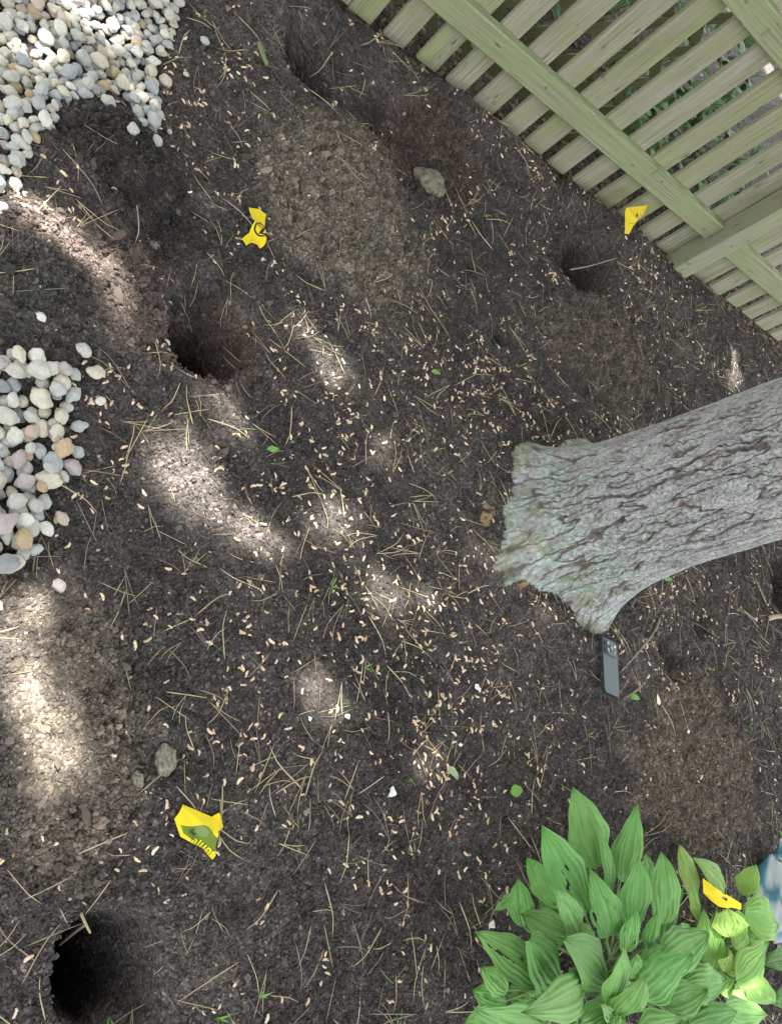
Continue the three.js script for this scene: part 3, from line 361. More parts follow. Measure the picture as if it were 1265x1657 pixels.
// ---------------------------------------------------------------- litter: pollen cones and pine needles
const keepOff = (x, z) => pitDepth(x, z) > 0.1 || inBeds(x, z, 0.02) || Math.hypot(x - TREE.x, z - TREE.z) < trunkOutline(x, z) || fenceOff(x, z) < 0.02;
{
  const R = rng(15), geos = [];
  for (let v = 0; v < 5; v++) {
    const bend = 0.1 + 1.1 * R(), c = new THREE.CatmullRomCurve3([V(-0.5, 0, 0), V(-0.2, 0.02, bend * 0.22), V(0.2, 0.04, bend * 0.25), V(0.5, 0, -0.02)]);
    const g = new THREE.TubeGeometry(c, 7, 1, 6), p = g.attributes.position, n = 7;
    for (let j = 0; j <= n; j++) { const ctr = c.getPointAt(j / n), t = j / n, r = 0.205 * Math.pow(Math.sin(Math.PI * clamp(t * 0.90 + 0.05)), 0.42) * (1 + 0.12 * Math.sin(j * 2.4)); for (let i = 0; i <= 6; i++) { const o = j * 7 + i; p.setXYZ(o, ctr.x + (p.getX(o) - ctr.x) * r, ctr.y + (p.getY(o) - ctr.y) * r, ctr.z + (p.getZ(o) - ctr.z) * r); } }
    g.computeVertexNormals(); geos.push(g);
  }
  const mats = [[0.78, 0.61, 0.40], [0.84, 0.70, 0.50], [0.60, 0.43, 0.26], [0.78, 0.60, 0.46]].map(c => std({ color: rgb(...c), roughness: 0.85 }));
  const pts = []; let guard = 0;
  const dens = (x, z) => { let d = 0.5 + 1.5 * fbm(x * 2.1, z * 2.1, 61, 3); d *= 1 - 0.93 * spoil(x, z); const r = Math.hypot(x - 0.0, z + 1.5); d *= lerp(1.25, 0.55, sst(0.5, 1.7, r)); return clamp(d, 0.02, 1); };
  while (pts.length < 2900 && guard++ < 120000) {
    const x = lerp(-1.4, 2.0, R()), z = lerp(-4.1, 0, R()); if (!viewable(x, z, 0) || keepOff(x, z) || R() > dens(x, z)) continue;
    const n = R() < 0.16 ? 2 + Math.floor(R() * 4) : 1; for (let k = 0; k < n; k++) { const px = x + (n > 1 ? (R() - 0.5) * 0.05 : 0), pz = z + (n > 1 ? (R() - 0.5) * 0.05 : 0); if (!keepOff(px, pz)) pts.push({ x: px, z: pz, l: 0.0088 + 0.0080 * R(), v: Math.floor(R() * 5), m: Math.floor(R() * 4), ry: R() * 6.28, rz: (R() - 0.5) * 0.5, rx: R() * 6.28 }); }
  }
  const size = p => p.l / Math.hypot(p.x, 1.45, p.z); pts.sort((a, b) => size(b) - size(a));
  const y = p => H(p.x, p.z) + Math.max(-0.001, rough(p.x, p.z)) + 0.0035 * ((p.rx * 7) % 1) - 0.0005;
  pts.slice(0, 300).forEach(p => { const m = mesh('pollen_cone', geos[p.v], mats[p.m], scene); m.position.set(p.x, y(p), p.z); m.rotation.set((p.rx - 3.1) * 0.15, p.ry, p.rz * 0.6); m.scale.setScalar(p.l); tag(m, 'small curled tan pollen cone lying loose on the dark soil', 'pollen cone', 'pollen cones scattered over the soil'); });
  const more = new THREE.Group(); more.name = 'pollen_cone_litter'; more.userData.kind = 'stuff'; more.userData.label = 'many small tan pollen cones scattered across the soil'; scene.add(more);
  for (let v = 0; v < 5; v++) for (let m = 0; m < 4; m++) { const l = pts.slice(300).filter(p => p.v === v && p.m === m); if (l.length) instanced('cone_layer', geos[v], mats[m], l.map(p => compose(p.x, y(p), p.z, (p.rx - 3.1) * 0.15, p.ry, p.rz * 0.6, p.l)), more).userData.kind = 'stuff'; }
}
function taperTube(pts, r0, r1, seg, rad = 5, closed = false) {
  const c = new THREE.CatmullRomCurve3(pts), g = new THREE.TubeGeometry(c, seg, 1, rad), p = g.attributes.position;
  for (let j = 0; j <= seg; j++) { const ctr = c.getPointAt(j / seg), r = lerp(r0, r1, j / seg) * (j === 0 || j === seg ? 0.35 : 1); for (let i = 0; i <= rad; i++) { const o = j * (rad + 1) + i; p.setXYZ(o, ctr.x + (p.getX(o) - ctr.x) * r, ctr.y + (p.getY(o) - ctr.y) * r, ctr.z + (p.getZ(o) - ctr.z) * r); } }
  g.computeVertexNormals(); return g;
}
{
  const R = rng(23), geos = [];
  for (let v = 0; v < 12; v++) {
    const parts = [], n = v < 10 ? 1 : 2; for (let k = 0; k < n; k++) { const b = (R() - 0.5) * 0.28, a = (k - (n - 1) / 2) * (0.12 + 0.25 * R()), ca = Math.cos(a), sa = Math.sin(a), l = 0.8 + 0.3 * R(); const q = [[0, 0], [0.33, b * 0.6], [0.66, b], [1, b * 0.5]].map(([x, z]) => V((x * ca - z * sa) * l - 0.5, 0.012 * Math.sin(x * 3.1) + k * 0.008, (x * sa + z * ca) * l)); parts.push(taperTube(q, 0.0095 + 0.008 * (v % 4 === 0 ? 1 : 0), 0.008, 6, 4)); }
    geos.push(mergeGeometries(parts));
  }
  const mats = [[0.50, 0.41, 0.23], [0.60, 0.51, 0.33], [0.38, 0.31, 0.19], [0.27, 0.235, 0.18], [0.44, 0.42, 0.23], [0.22, 0.185, 0.15]].map(c => std({ color: rgb(...c), roughness: 0.75 }));
  const pts = []; let guard = 0; const clumps = []; for (let i = 0; i < 40; i++) clumps.push([lerp(-0.9, 0.9, R()), lerp(-2.6, -0.4, R())]);
  while (pts.length < 1800 && guard++ < 120000) {
    let x, z; if (R() < 0.07) { const c = clumps[Math.floor(R() * clumps.length)]; x = c[0] + (R() + R() - 1) * 0.12; z = c[1] + (R() + R() - 1) * 0.12; } else { x = lerp(-1.4, 2.0, R()); z = lerp(-4.1, 0, R()); }
    if (!viewable(x, z, 0.03) || keepOff(x, z) || R() < 0.9 * spoil(x, z)) continue;
    pts.push({ x, z, l: 0.045 + 0.08 * R() * (0.5 + 0.5 * R()), v: Math.floor(R() * 12), m: R() < 0.6 ? Math.floor(R() * 3) : 3 + Math.floor(R() * 3), ry: R() * 6.28 });
  }
  const size = p => p.l / Math.hypot(p.x, 1.45, p.z); pts.sort((a, b) => size(b) - size(a));
  const place = p => { const c = Math.cos(p.ry) * p.l * 0.4, s = -Math.sin(p.ry) * p.l * 0.4, e = (x, z) => H(x, z) + Math.max(0, rough(x, z)); const ya = e(p.x - c, p.z - s), yb = e(p.x + c, p.z + s), ym = e(p.x, p.z); return [Math.max(ym, (ya + yb) / 2) + 0.004, clamp(Math.atan2(yb - ya, p.l * 0.8), -0.6, 0.6)]; };
  pts.slice(0, 300).forEach(p => { const [y, rz] = place(p), m = mesh('pine_needle', geos[p.v], mats[p.m], scene); m.position.set(p.x, y, p.z); m.rotation.set(0, p.ry, rz); m.scale.setScalar(p.l); tag(m, p.v < 10 ? 'single dry tan pine needle fallen on the soil' : 'joined bundle of dry tan pine needles fallen on the soil', 'pine needle', p.v < 10 ? 'single pine needles on the soil' : 'pine needle bundles on the soil'); });
  const more = new THREE.Group(); more.name = 'pine_needle_litter'; more.userData.kind = 'stuff'; more.userData.label = 'dry pine needles strewn over the soil'; scene.add(more);
  for (let v = 0; v < 12; v++) for (let m = 0; m < 6; m++) { const l = pts.slice(300).filter(p => p.v === v && p.m === m); if (l.length) instanced('needle_layer', geos[v], mats[m], l.map(p => { const [y, rz] = place(p); return compose(p.x, y, p.z, 0, p.ry, rz, p.l); }), more).userData.kind = 'stuff'; }
}

// ---------------------------------------------------------------- leaves
// blade along +x from its base, y is the upper side; veins are real corrugations
function leafGeo(L, W, o) {
  const nu = o.nu || 26, nv = o.nv || 36, pos = [], uv = [], col = [], idx = [], R = rng(o.seed), ph = R() * 6, ph2 = R() * 6, fold = o.fold ?? 0.25, arch = o.arch ?? 0.12, wav = o.wave ?? 0.04, tw = o.twist ?? 0, veins = o.veins ?? 8, tear = R() * 1;
  for (let i = 0; i <= nu; i++) {
    const s = i / nu, prof = Math.pow(Math.sin(Math.PI * Math.pow(s * 0.985 + 0.012, o.peak ?? 0.72)), 0.85), w = W * 0.5 * prof * (1 + 0.05 * Math.sin(s * 17 + ph));
    for (let j = 0; j <= nv; j++) {
      const v = j / nv * 2 - 1, a = Math.abs(v), z0 = v * w;
      let y = arch * L * 4 * s * (1 - s) + fold * a * w * (1 - 0.5 * a) - (o.droop ?? 0.15) * w * a * a + wav * W * Math.sin(s * 9 + ph + (v > 0 ? 1.4 : 0)) * a * a + 0.0019 * (W / 0.08) * Math.cos(v * veins * Math.PI * (1 - 0.12 * s)) * sst(0, 0.15, s) * (1 - 0.6 * s) - 0.0016 * Math.exp(-((v * w / 0.002) ** 2)) + 0.004 * N3(s * 5 + ph2, v * 2, o.seed);
      const t = tw * s, ct = Math.cos(t), st = Math.sin(t), zz = z0 * ct - (y - arch * L * 4 * s * (1 - s)) * st, yy = arch * L * 4 * s * (1 - s) + z0 * st + (y - arch * L * 4 * s * (1 - s)) * ct;
      pos.push(s * L + 0.012 * L * a * Math.cos(v * veins * Math.PI) * 0.15 * prof, yy, zz); uv.push(s, v);
      const vein = Math.exp(-((v * w / 0.0016) ** 2)) * 0.6 + 0.22 * sst(0.75, 1, -Math.cos(v * veins * Math.PI * (1 - 0.12 * s))), bl = 1 + 0.28 * fbm(s * 4 + ph, v * 3, o.seed, 3); const nick = sst(0.52, 0.6, N3(s * 16 + ph, v * 11, o.seed + 9)) + sst(0.93, 1, a) * sst(0.3, 0.45, N3(s * 14, v, o.seed + 4)); const edge = o.dry ? sst(0.5, 0.95, a + 0.5 * N3(s * 6, v * 3, o.seed)) : 0;
      const c = [0, 1, 2].map(k => lerp(lerp(o.col[k] * bl, [0.34, 0.46, 0.18][k], vein * 0.3), [0.42, 0.38, 0.11][k], edge * (o.dry || 0))).map((q, k) => lerp(q, [0.36, 0.34, 0.2][k], clamp(nick) * 0.7));
      col.push(...c); const eaten = o.holes && N3(s * 7 + ph, v * 4.5, o.seed + 2.5) > 0.6 && a > 0.12; if (i < nu && j < nv && !eaten) { const b = i * (nv + 1) + j; idx.push(b, b + 1, b + nv + 1, b + 1, b + nv + 2, b + nv + 1); }
    }
  }
  const g = new THREE.BufferGeometry(); g.setAttribute('position', new THREE.Float32BufferAttribute(pos, 3)); g.setAttribute('uv', new THREE.Float32BufferAttribute(uv, 2)); g.setAttribute('color', new THREE.Float32BufferAttribute(col, 3)); g.setIndex(idx); g.computeVertexNormals(); return g;
}
const leafMat = new THREE.MeshPhysicalMaterial({ vertexColors: true, roughness: 0.48, side: THREE.DoubleSide, transmission: 0.0, specularIntensity: 0.6 });
const thinLeafMat = new THREE.MeshPhysicalMaterial({ vertexColors: true, roughness: 0.9, side: THREE.DoubleSide, transmission: 0.32, thickness: 0 });
const stemMat = std({ color: rgb(0.15, 0.24, 0.07), roughness: 0.6 });
function orient(o, base, tip, up) { const x = tip.clone().sub(base).normalize(), y = up.clone().addScaledVector(x, -up.dot(x)).normalize(), z = x.clone().cross(y); o.quaternion.setFromRotationMatrix(new THREE.Matrix4().makeBasis(x, y, z)); o.position.copy(base); }
function hosta(list, base, label, seed, opt) {
  const R = rng(seed), b0 = V(base[0], H(...base) - 0.01, base[1]), plant = thing('hosta_plant', label, 'plant', b0.toArray());
  list.forEach(([tip, bs, W], i) => {
    const B = V(...bs).sub(b0), T = V(...tip).sub(b0), L = B.distanceTo(T), out = T.clone().setY(0).normalize();
    const up = V(0, 1, 0).addScaledVector(V(-0.45, 0, 0.55), 0.55 + 0.35 * R()).add(V((R() - 0.5) * 0.45, 0, (R() - 0.5) * 0.45));
    const k = 0.85 + 0.35 * R(), col = opt.col(R, B.y + b0.y, i).map(c => c * k);
    const leaf = mesh('leaf', leafGeo(L * 1.06, W * (opt.wide || 1.14), { seed: seed * 50 + i, col, fold: 0.18 + 0.35 * R(), arch: (R() - 0.25) * 0.13, droop: 0.1 + 0.35 * R(), wave: 0.03 + 0.09 * R() * R(), twist: (R() - 0.5) * (opt.twist ?? 0.8), veins: 7 + Math.floor(R() * 3), peak: W / L > 0.75 ? 0.9 : 0.66 + 0.12 * R(), dry: opt.dry ? opt.dry * R() : 0, holes: i % 3 === 1, nu: 44, nv: 48 }), opt.mat || leafMat, plant);
    orient(leaf, B, T, up);
    const f = V((R() - 0.5) * 0.05, 0, (R() - 0.5) * 0.05), stalk = mesh('leaf_stalk', taperTube([f, f.clone().lerp(B, 0.4).add(V(0, 0.03, 0)), B.clone().lerp(f, 0.12).add(V(0, -0.004, 0)), B.clone().lerp(T, 0.06).add(V(0, -0.003, 0))], 0.0055, 0.003, 12, 6), stemMat, plant);
  });
  return plant;
}
hosta(HOSTA, HOSTA_BASE, 'large leafy green hosta with broad ribbed leaves', 2, { col: (R) => { const t = R(); return [lerp(0.10, 0.155, t), lerp(0.265, 0.33, t), lerp(0.06, 0.085, t)]; } });
hosta(WILTED, WILTED_BASE, 'wilted yellow-green hosta with curled leaves, yellow flag stuck in it', 3, { col: (R) => [lerp(0.21, 0.29, R()), lerp(0.42, 0.48, R()), lerp(0.08, 0.11, R())], twist: 1.8, wide: 1.45, dry: 0.25, mat: thinLeafMat });
hosta(EDGEHOSTA, EDGEHOSTA_BASE, 'green hosta past the plastic bag with only leaf tips showing', 4, { col: () => [0.10, 0.23, 0.06] });

// ---------------------------------------------------------------- yellow marker flags
function flagGeo(pts, print, fold, seed) {   // crumpled vinyl sheet: the outline is cut finely, then creased
  const c = pts.reduce((a, p) => a.add(V(...p)), V(0, 0, 0)).multiplyScalar(1 / pts.length), x = V(...pts[1]).sub(V(...pts[0])).normalize(); let nrm = V(0, 0, 0);
  for (let i = 0; i < pts.length; i++) { const a = V(...pts[i]).sub(c), b = V(...pts[(i + 1) % pts.length]).sub(c); nrm.add(a.cross(b)); } nrm.normalize(); if (nrm.y < 0) nrm.negate();
  const y = nrm.clone().cross(x).normalize(), X = y.clone().cross(nrm);
  const loc = pts.map(p => { const d = V(...p).sub(c); return new THREE.Vector2(d.dot(X), d.dot(y)); }), off = pts.map(p => V(...p).sub(c).dot(nrm));
  let tris = THREE.ShapeUtils.triangulateShape(loc, []).map(t => t.map(i => [loc[i].x, loc[i].y, off[i]]));
  const mid = (a, b) => a.map((v, k) => (v + b[k]) / 2);
  for (let it = 0; it < 9; it++) { const nt = []; for (const [a, b, d] of tris) { const l = (p, q) => Math.hypot(p[0] - q[0], p[1] - q[1]), e = [l(a, b), l(b, d), l(d, a)], m = Math.max(...e); if (m < 0.004) { nt.push([a, b, d]); continue; } if (e[0] === m) { const k = mid(a, b); nt.push([a, k, d], [k, b, d]); } else if (e[1] === m) { const k = mid(b, d); nt.push([a, b, k], [a, k, d]); } else { const k = mid(d, a); nt.push([a, b, k], [k, b, d]); } } tris = nt; }
  const hgt = (u, v) => fold.reduce((s, [fx, fy, ang, amp, w]) => { const d = (u - fx) * Math.cos(ang) + (v - fy) * Math.sin(ang); return s + amp * Math.max(0, 1 - Math.abs(d) / w); }, 0) + 0.0015 * N3(u * 45, v * 45, seed) + 0.002 * N3(u * 16, v * 16, seed + 2);
  const pos = [], uv = [], idx = [], push = (p, th) => { const q = c.clone().addScaledVector(X, p[0]).addScaledVector(y, p[1]).addScaledVector(nrm, p[2] + hgt(p[0], p[1]) + th); pos.push(q.x, q.y, q.z); uv.push(p[0] / 0.14 + 0.5, p[1] / 0.14 + 0.5); };
  for (const t of tris) { for (const p of t) push(p, 0.0004); } for (const [a, b, d] of tris) { push(a, 0); push(d, 0); push(b, 0); }
  let g = new THREE.BufferGeometry(); g.setAttribute('position', new THREE.Float32BufferAttribute(pos, 3)); g.setAttribute('uv', new THREE.Float32BufferAttribute(uv, 2)); g = mergeVertices(g, 1e-5); g.computeVertexNormals(); return { g, X, y, c, nrm };
}
function printTex(draw) { const cv = document.createElement('canvas'); cv.width = cv.height = 256; const x = cv.getContext('2d'); x.fillStyle = '#f3dd14'; x.fillRect(0, 0, 256, 256); draw(x); const t = new THREE.CanvasTexture(cv); t.colorSpace = THREE.SRGBColorSpace; return t; }
function flag(pts, label, fold, draw, wire, seed) {
  const y0 = Math.min(...pts.map(p => p[1])), cx = pts.reduce((s, p) => s + p[0], 0) / pts.length, cz = pts.reduce((s, p) => s + p[2], 0) / pts.length, gy = H(cx, cz);
  const f = thing('marker_flag', label, 'flag', [cx, gy, cz]), q = pts.map(p => [p[0] - cx, Math.max(p[1] - gy, y0 < 0.04 ? 0.012 : p[1] - gy), p[2] - cz]);
  const { g } = flagGeo(q, null, fold, seed);
  mesh('flag_sheet', g, new THREE.MeshPhysicalMaterial({ map: printTex(draw), roughness: 0.85, side: THREE.DoubleSide, transmission: 0.25, thickness: 0 }), f);
  mesh('wire_stake', taperTube(wire.map(p => V(p[0], p[1], p[2])), 0.0011, 0.0011, 10, 5), std({ color: rgb(0.45, 0.42, 0.36), metalness: 0.5, roughness: 0.5 }), f);
}
flag(FLAG_A, 'crumpled yellow marker flag with black oval print, beside the pebble-side burrow', [[0, 0, 0.4, 0.010, 0.018], [-0.02, 0.02, 1.1, 0.007, 0.013], [0.02, -0.02, 2.2, 0.006, 0.012]], x => { x.strokeStyle = '#161200'; x.lineWidth = 7; x.beginPath(); x.ellipse(150, 128, 34, 40, 0.5, 0, 7); x.stroke(); x.lineWidth = 13; x.beginPath(); x.moveTo(128, 112); x.lineTo(170, 118); x.lineTo(140, 148); x.lineTo(176, 152); x.stroke(); }, [[-0.02, -0.05, -0.01], [0.0, 0.01, 0.0], [-0.05, 0.012, 0.02], [-0.09, 0.006, 0.05]], 1);
flag(FLAG_B, 'small folded yellow marker flag standing at the foot of the fence', [[0, 0, 0.9, 0.005, 0.02]], x => { x.fillStyle = '#161200'; x.fillRect(150, 96, 34, 22); x.fillRect(168, 84, 12, 24); x.fillStyle = '#8a7a10'; x.fillRect(60, 150, 140, 3); }, [[0, -0.06, 0], [0.0, 0.0, 0.0], [-0.003, 0.06, 0.002], [-0.004, 0.1, 0.003]], 2);
flag(FLAG_C, 'yellow marker flag with green hill print and lettering, beside the deep black burrow', [[0.0, 0.01, 1.3, 0.010, 0.022], [0.03, 0.0, 0.3, 0.007, 0.012], [-0.03, -0.01, 0.9, 0.006, 0.014]], x => {
  x.fillStyle = '#6f8a1e'; x.beginPath(); x.moveTo(40, 130); x.quadraticCurveTo(75, 128, 100, 112); x.quadraticCurveTo(130, 98, 160, 124); x.quadraticCurveTo(190, 140, 230, 128); x.lineTo(226, 168); x.quadraticCurveTo(140, 176, 60, 150); x.closePath(); x.fill();
  x.fillStyle = '#7f9a58'; x.beginPath(); x.ellipse(118, 126, 26, 14, 0.3, 0, 7); x.fill();
  x.save(); x.translate(92, 168); x.rotate(0.28); x.font = 'italic bold 36px sans-serif'; x.fillStyle = '#ffee00'; x.strokeStyle = '#5a6a10'; x.lineWidth = 5; x.strokeText('alUD', 0, 0); x.fillText('alUD', 0, 0); x.restore(); }, [[-0.03, -0.05, 0.0], [0.0, 0.004, 0.0], [-0.06, 0.004, -0.02], [-0.10, 0.004, -0.035]], 3);
flag(FLAG_D, 'orange-yellow marker flag with black print standing in the wilted hosta', [[0, 0, 1.2, 0.005, 0.02]], x => { x.fillStyle = '#171204'; x.fillRect(60, 70, 44, 22); x.fillRect(92, 86, 40, 14); x.fillRect(128, 112, 46, 12); x.fillStyle = '#ffd800'; x.fillRect(70, 76, 12, 8); x.fillRect(138, 114, 10, 5); }, [[0, -0.17, 0.01], [0.0, -0.08, 0.005], [0.0, 0.0, 0.0], [0.0, 0.1, -0.01]], 4);

// ---------------------------------------------------------------- phone
{
  const [x, z, a] = PHONE, ph = thing('mobile_phone', 'blue-grey cased mobile phone lying face down by the tree root', 'phone', [x, H(x, z) + 0.012, z]); ph.rotation.set(0.0, a, 0.0, 'YXZ'); ph.rotation.z = -0.05; ph.rotation.x = 0.10;
  const rr = (l, w, r) => { const s = new THREE.Shape(), a2 = l / 2, b = w / 2; s.moveTo(-a2 + r, -b); s.lineTo(a2 - r, -b); s.absarc(a2 - r, -b + r, r, -Math.PI / 2, 0); s.lineTo(a2, b - r); s.absarc(a2 - r, b - r, r, 0, Math.PI / 2); s.lineTo(-a2 + r, b); s.absarc(-a2 + r, b - r, r, Math.PI / 2, Math.PI); s.lineTo(-a2, -b + r); s.absarc(-a2 + r, -b + r, r, Math.PI, Math.PI * 1.5); return s; };
  const slab = (l, w, r, t, bev) => { const g = new THREE.ExtrudeGeometry(rr(l - 2 * bev, w - 2 * bev, r - bev), { depth: t - 2 * bev, bevelEnabled: true, bevelThickness: bev, bevelSize: bev, bevelSegments: 3, curveSegments: 10 }); g.translate(0, 0, bev); g.rotateX(-Math.PI / 2); return g; };
  const side = std({ color: rgb(0.018, 0.024, 0.032), roughness: 0.5 }), back = std({ color: rgb(0.058, 0.088, 0.094), roughness: 0.55 });
  mesh('case', slab(0.166, 0.081, 0.014, 0.0125, 0.0015), side, ph);
  const bk = mesh('back_cover', slab(0.1635, 0.0785, 0.0128, 0.0012, 0.0004), back, ph); bk.position.y = 0.0122;
  const cam = mesh('camera_panel', slab(0.046, 0.069, 0.01, 0.003, 0.0006), std({ color: rgb(0.012, 0.014, 0.016), roughness: 0.3 }), ph); cam.position.set(0.0555, 0.013, 0);
  const inner = mesh('camera_plate', slab(0.041, 0.064, 0.008, 0.0012, 0.0003), back, ph); inner.position.set(0.0555, 0.0154, 0);
  const ring = new THREE.CylinderGeometry(0.0088, 0.0092, 0.003, 28), glass = new THREE.CylinderGeometry(0.0062, 0.0062, 0.0005, 24), gm = new THREE.MeshPhysicalMaterial({ color: rgb(0.01, 0.012, 0.014), roughness: 0.05, clearcoat: 1 });
  for (const [lx, lz] of [[0.046, -0.019], [0.066, -0.019], [0.056, -0.001]]) { const r = mesh('lens', ring, side, ph); r.position.set(lx, 0.0178, lz); const q = mesh('lens_glass', glass, gm, r); q.position.y = 0.0017; }
  const fl = mesh('flash', new THREE.CylinderGeometry(0.0036, 0.0036, 0.0006, 18), std({ color: rgb(0.8, 0.8, 0.75), roughness: 0.3 }), ph); fl.position.set(0.066, 0.0168, 0.022);
  const mic = mesh('sensor', new THREE.CylinderGeometry(0.0028, 0.0028, 0.0006, 14), std({ color: rgb(0.35, 0.37, 0.37), roughness: 0.3 }), ph); mic.position.set(0.048, 0.0168, 0.022);
  for (const [bx, l] of [[0.03, 0.016], [-0.03, 0.012]]) { const b = mesh('side_button', new RoundedBoxGeometry(l, 0.004, 0.002, 2, 0.0008), std({ color: rgb(0.09, 0.1, 0.11), metalness: 0.4, roughness: 0.4 }), ph); b.position.set(bx, 0.0065, -0.0412); }
}

// ---------------------------------------------------------------- rocks, twigs and small things
{
  const R = rng(91), rockLabel = ['pale grey-brown rock lying by the dug soil near the fence', 'angular grey stone beside the paler earth mound', 'small brown stone by the pebble-side burrow trench', 'small tan stone on the paler earth mound', 'small dull clod-like stone on the tan spoil'];
  ROCKS.forEach(([x, z, r], i) => {
    const g = lump(60 + i, 5, 0.32, 1.15, 0.7, 0.9, 1.5), p = g.attributes.position, c = []; for (let k = 0; k < p.count; k++) { const a = N3(p.getX(k) * 5, p.getY(k) * 5, p.getZ(k) * 5 + i), b = N3(p.getX(k) * 14, p.getY(k) * 14, p.getZ(k) * 14), v = clamp(0.5 + 0.9 * a + 0.4 * b); const s = i === 0 ? 0.8 : 0.95; c.push(lerp(0.07, 0.34, v) * s, lerp(0.064, 0.31, v) * s, lerp(0.053, 0.235, v) * s); } g.setAttribute('color', new THREE.Float32BufferAttribute(c, 3));
    const m = mesh('rock', g, std({ vertexColors: true, roughness: 0.95 }), scene); m.position.set(x, H(x, z) + r * 0.25, z); m.rotation.y = 1 + i * 1.7; m.scale.setScalar(r); tag(m, rockLabel[i], 'rock');
  });
  const g = lump(88, 6, 0.35, 1, 0.5, 0.62, 1.3), p = g.attributes.position, c = [];   // soft bag, pinched at the neck, with sharp creases
  for (let k = 0; k < p.count; k++) { let x = p.getX(k), y = p.getY(k), z = p.getZ(k); const neck = sst(0.45, 1.0, x), cr = 0.10 * Math.abs(N3(x * 2.6, y * 2.6, z * 2.6 + 3)) + 0.07 * Math.abs(N3(x * 5.5 + 4, y * 5.5, z * 5.5)) + 0.03 * Math.abs(N3(x * 12, y * 12, z * 12)); const q = (1 - cr * 1.6) * (1 - 0.55 * neck); p.setXYZ(k, (x * (1 - cr) + 0.25 * neck) * 0.145, y * q * 0.145, z * q * 0.145); const v = fbm(x * 2.1, y * 2.1, z * 2.1, 4) + 0.12 - y * 0.45 + 0.35 * neck, t = sst(0.16, 0.2, v), gr = 0.92 + 0.3 * N3(x * 11, y * 11, z * 11) - 0.35 * sst(0.35, 0.45, N3(x * 23, y * 23, z * 23)); c.push(lerp(0.52, 0.07, t) * gr, lerp(0.58, 0.25, t) * gr, lerp(0.60, 0.33, t) * gr); }
  g.setAttribute('color', new THREE.Float32BufferAttribute(c, 3)); g.computeVertexNormals();
  const st = mesh('plastic_bag', g, std({ vertexColors: true, roughness: 0.5 }), scene); st.position.set(BAG[0] + 0.03, H(BAG[0], BAG[2]) + 0.05, BAG[2] - 0.03); st.rotation.set(0.1, 2.5, 0.08); tag(st, 'crumpled pale blue-white plastic bag with teal print beside the wilted hosta', 'bag');
  const tw = [['twig', 'bent grey twig lying against the tree root above the phone', 'twig'], ['twig', 'short grey twig on the soil below the phone', 'twig'], ['twig', 'thin straight stick lying across the burrow by the fence', 'twig'], ['root', 'pale bare root poking out of the burrow behind the tree', 'root'], ['plant_stalk', 'flat pale stalk fallen over the rim of the deep black burrow', 'stalk'], ['root', 'brown root hanging inside the deep black burrow', 'root']];
  TWIGS.forEach(([l, r], i) => { const y = i === 4 || i === 5 ? (k) => (i === 4 ? 0.012 : -0.04 - 0.05 * k) : null; const pts = l.map(([x, z], k) => V(x, (y ? y(k) : Math.max(H(x, z), i === 2 ? 0 : -9) + Math.max(0, rough(x, z)) + r * 0.9), z)); const m = mesh(tw[i][0], taperTube(pts, r, r * 0.6, 22, 7), std({ color: i === 4 ? rgb(0.42, 0.36, 0.22) : i === 3 ? rgb(0.36, 0.28, 0.22) : rgb(0.27, 0.235, 0.17) }), scene); tag(m, tw[i][1], tw[i][2]); });
  const petal = [0, 1, 2].map(k => leafGeo(1, 0.62 + 0.1 * k, { seed: 700 + k, nu: 8, nv: 8, col: [0.72, 0.74, 0.70], fold: 0.5, arch: 0.12, veins: 2, wave: 0.15 }));
  const pm = std({ color: 0xffffff, vertexColors: true, roughness: 0.6 });
  PETALS.forEach(([x, z], i) => { const m = mesh('fallen_petal', petal[i % 3], pm, scene); m.position.set(x, H(x, z) + 0.009, z); m.rotation.set((R() - 0.5) * 0.5, R() * 6, 0.1); m.scale.setScalar(i < 3 ? 0.024 : 0.011 + 0.006 * R()); tag(m, i < 3 ? 'larger white crumpled petal fallen on the dark soil' : 'tiny white petal scrap fallen on the dark soil', 'petal', i < 3 ? 'larger white petals' : 'tiny white petal scraps'); });
  const lb = ['round bright green leaf lying near the large hosta tips', 'small green leaf scrap lying in the sunlit soil below the pebble-side burrow', 'tiny pale green leaf scrap among needles', 'half-dry green and white leaf on a dry stalk', 'bright green sprout leaf at the trunk base', 'tiny green leaf beside the short twig', 'narrow green leaf scrap beside the bare earth'];
  LEAFBITS.forEach(([x, z, r], i) => { const m = mesh('fallen_leaf', leafGeo(r * 2.1, r * (i === 0 ? 1.7 : 1), { seed: 730 + i, nu: 12, nv: 12, col: i === 3 ? [0.35, 0.42, 0.25] : [0.16, 0.36, 0.07], veins: 3, wave: 0.08 }), leafMat, scene); m.position.set(x - r, H(x, z) + 0.012, z); m.rotation.set(0.2, R() * 1.2, 0.15); tag(m, lb[i], 'leaf'); });
  const blade = (s, n) => { const parts = []; for (let k = 0; k < n; k++) { const q = leafGeo(0.02 + 0.018 * R(), 0.004, { seed: s + k, nu: 8, nv: 3, col: [0.14, 0.30, 0.06], veins: 1, arch: 0.2, wave: 0 }); q.rotateZ(0.5 + 0.6 * R()); q.rotateY(R() * 6.28); parts.push(q); } return mergeGeometries(parts); };
  SPROUTS.forEach(([x, z], i) => { const m = mesh('weed_sprout', blade(760 + i * 4, 2 + Math.floor(R() * 2)), leafMat, scene); m.position.set(x, H(x, z), z); tag(m, 'tiny green weed sprout coming up through the soil', 'sprout', 'weed sprouts in the soil'); });
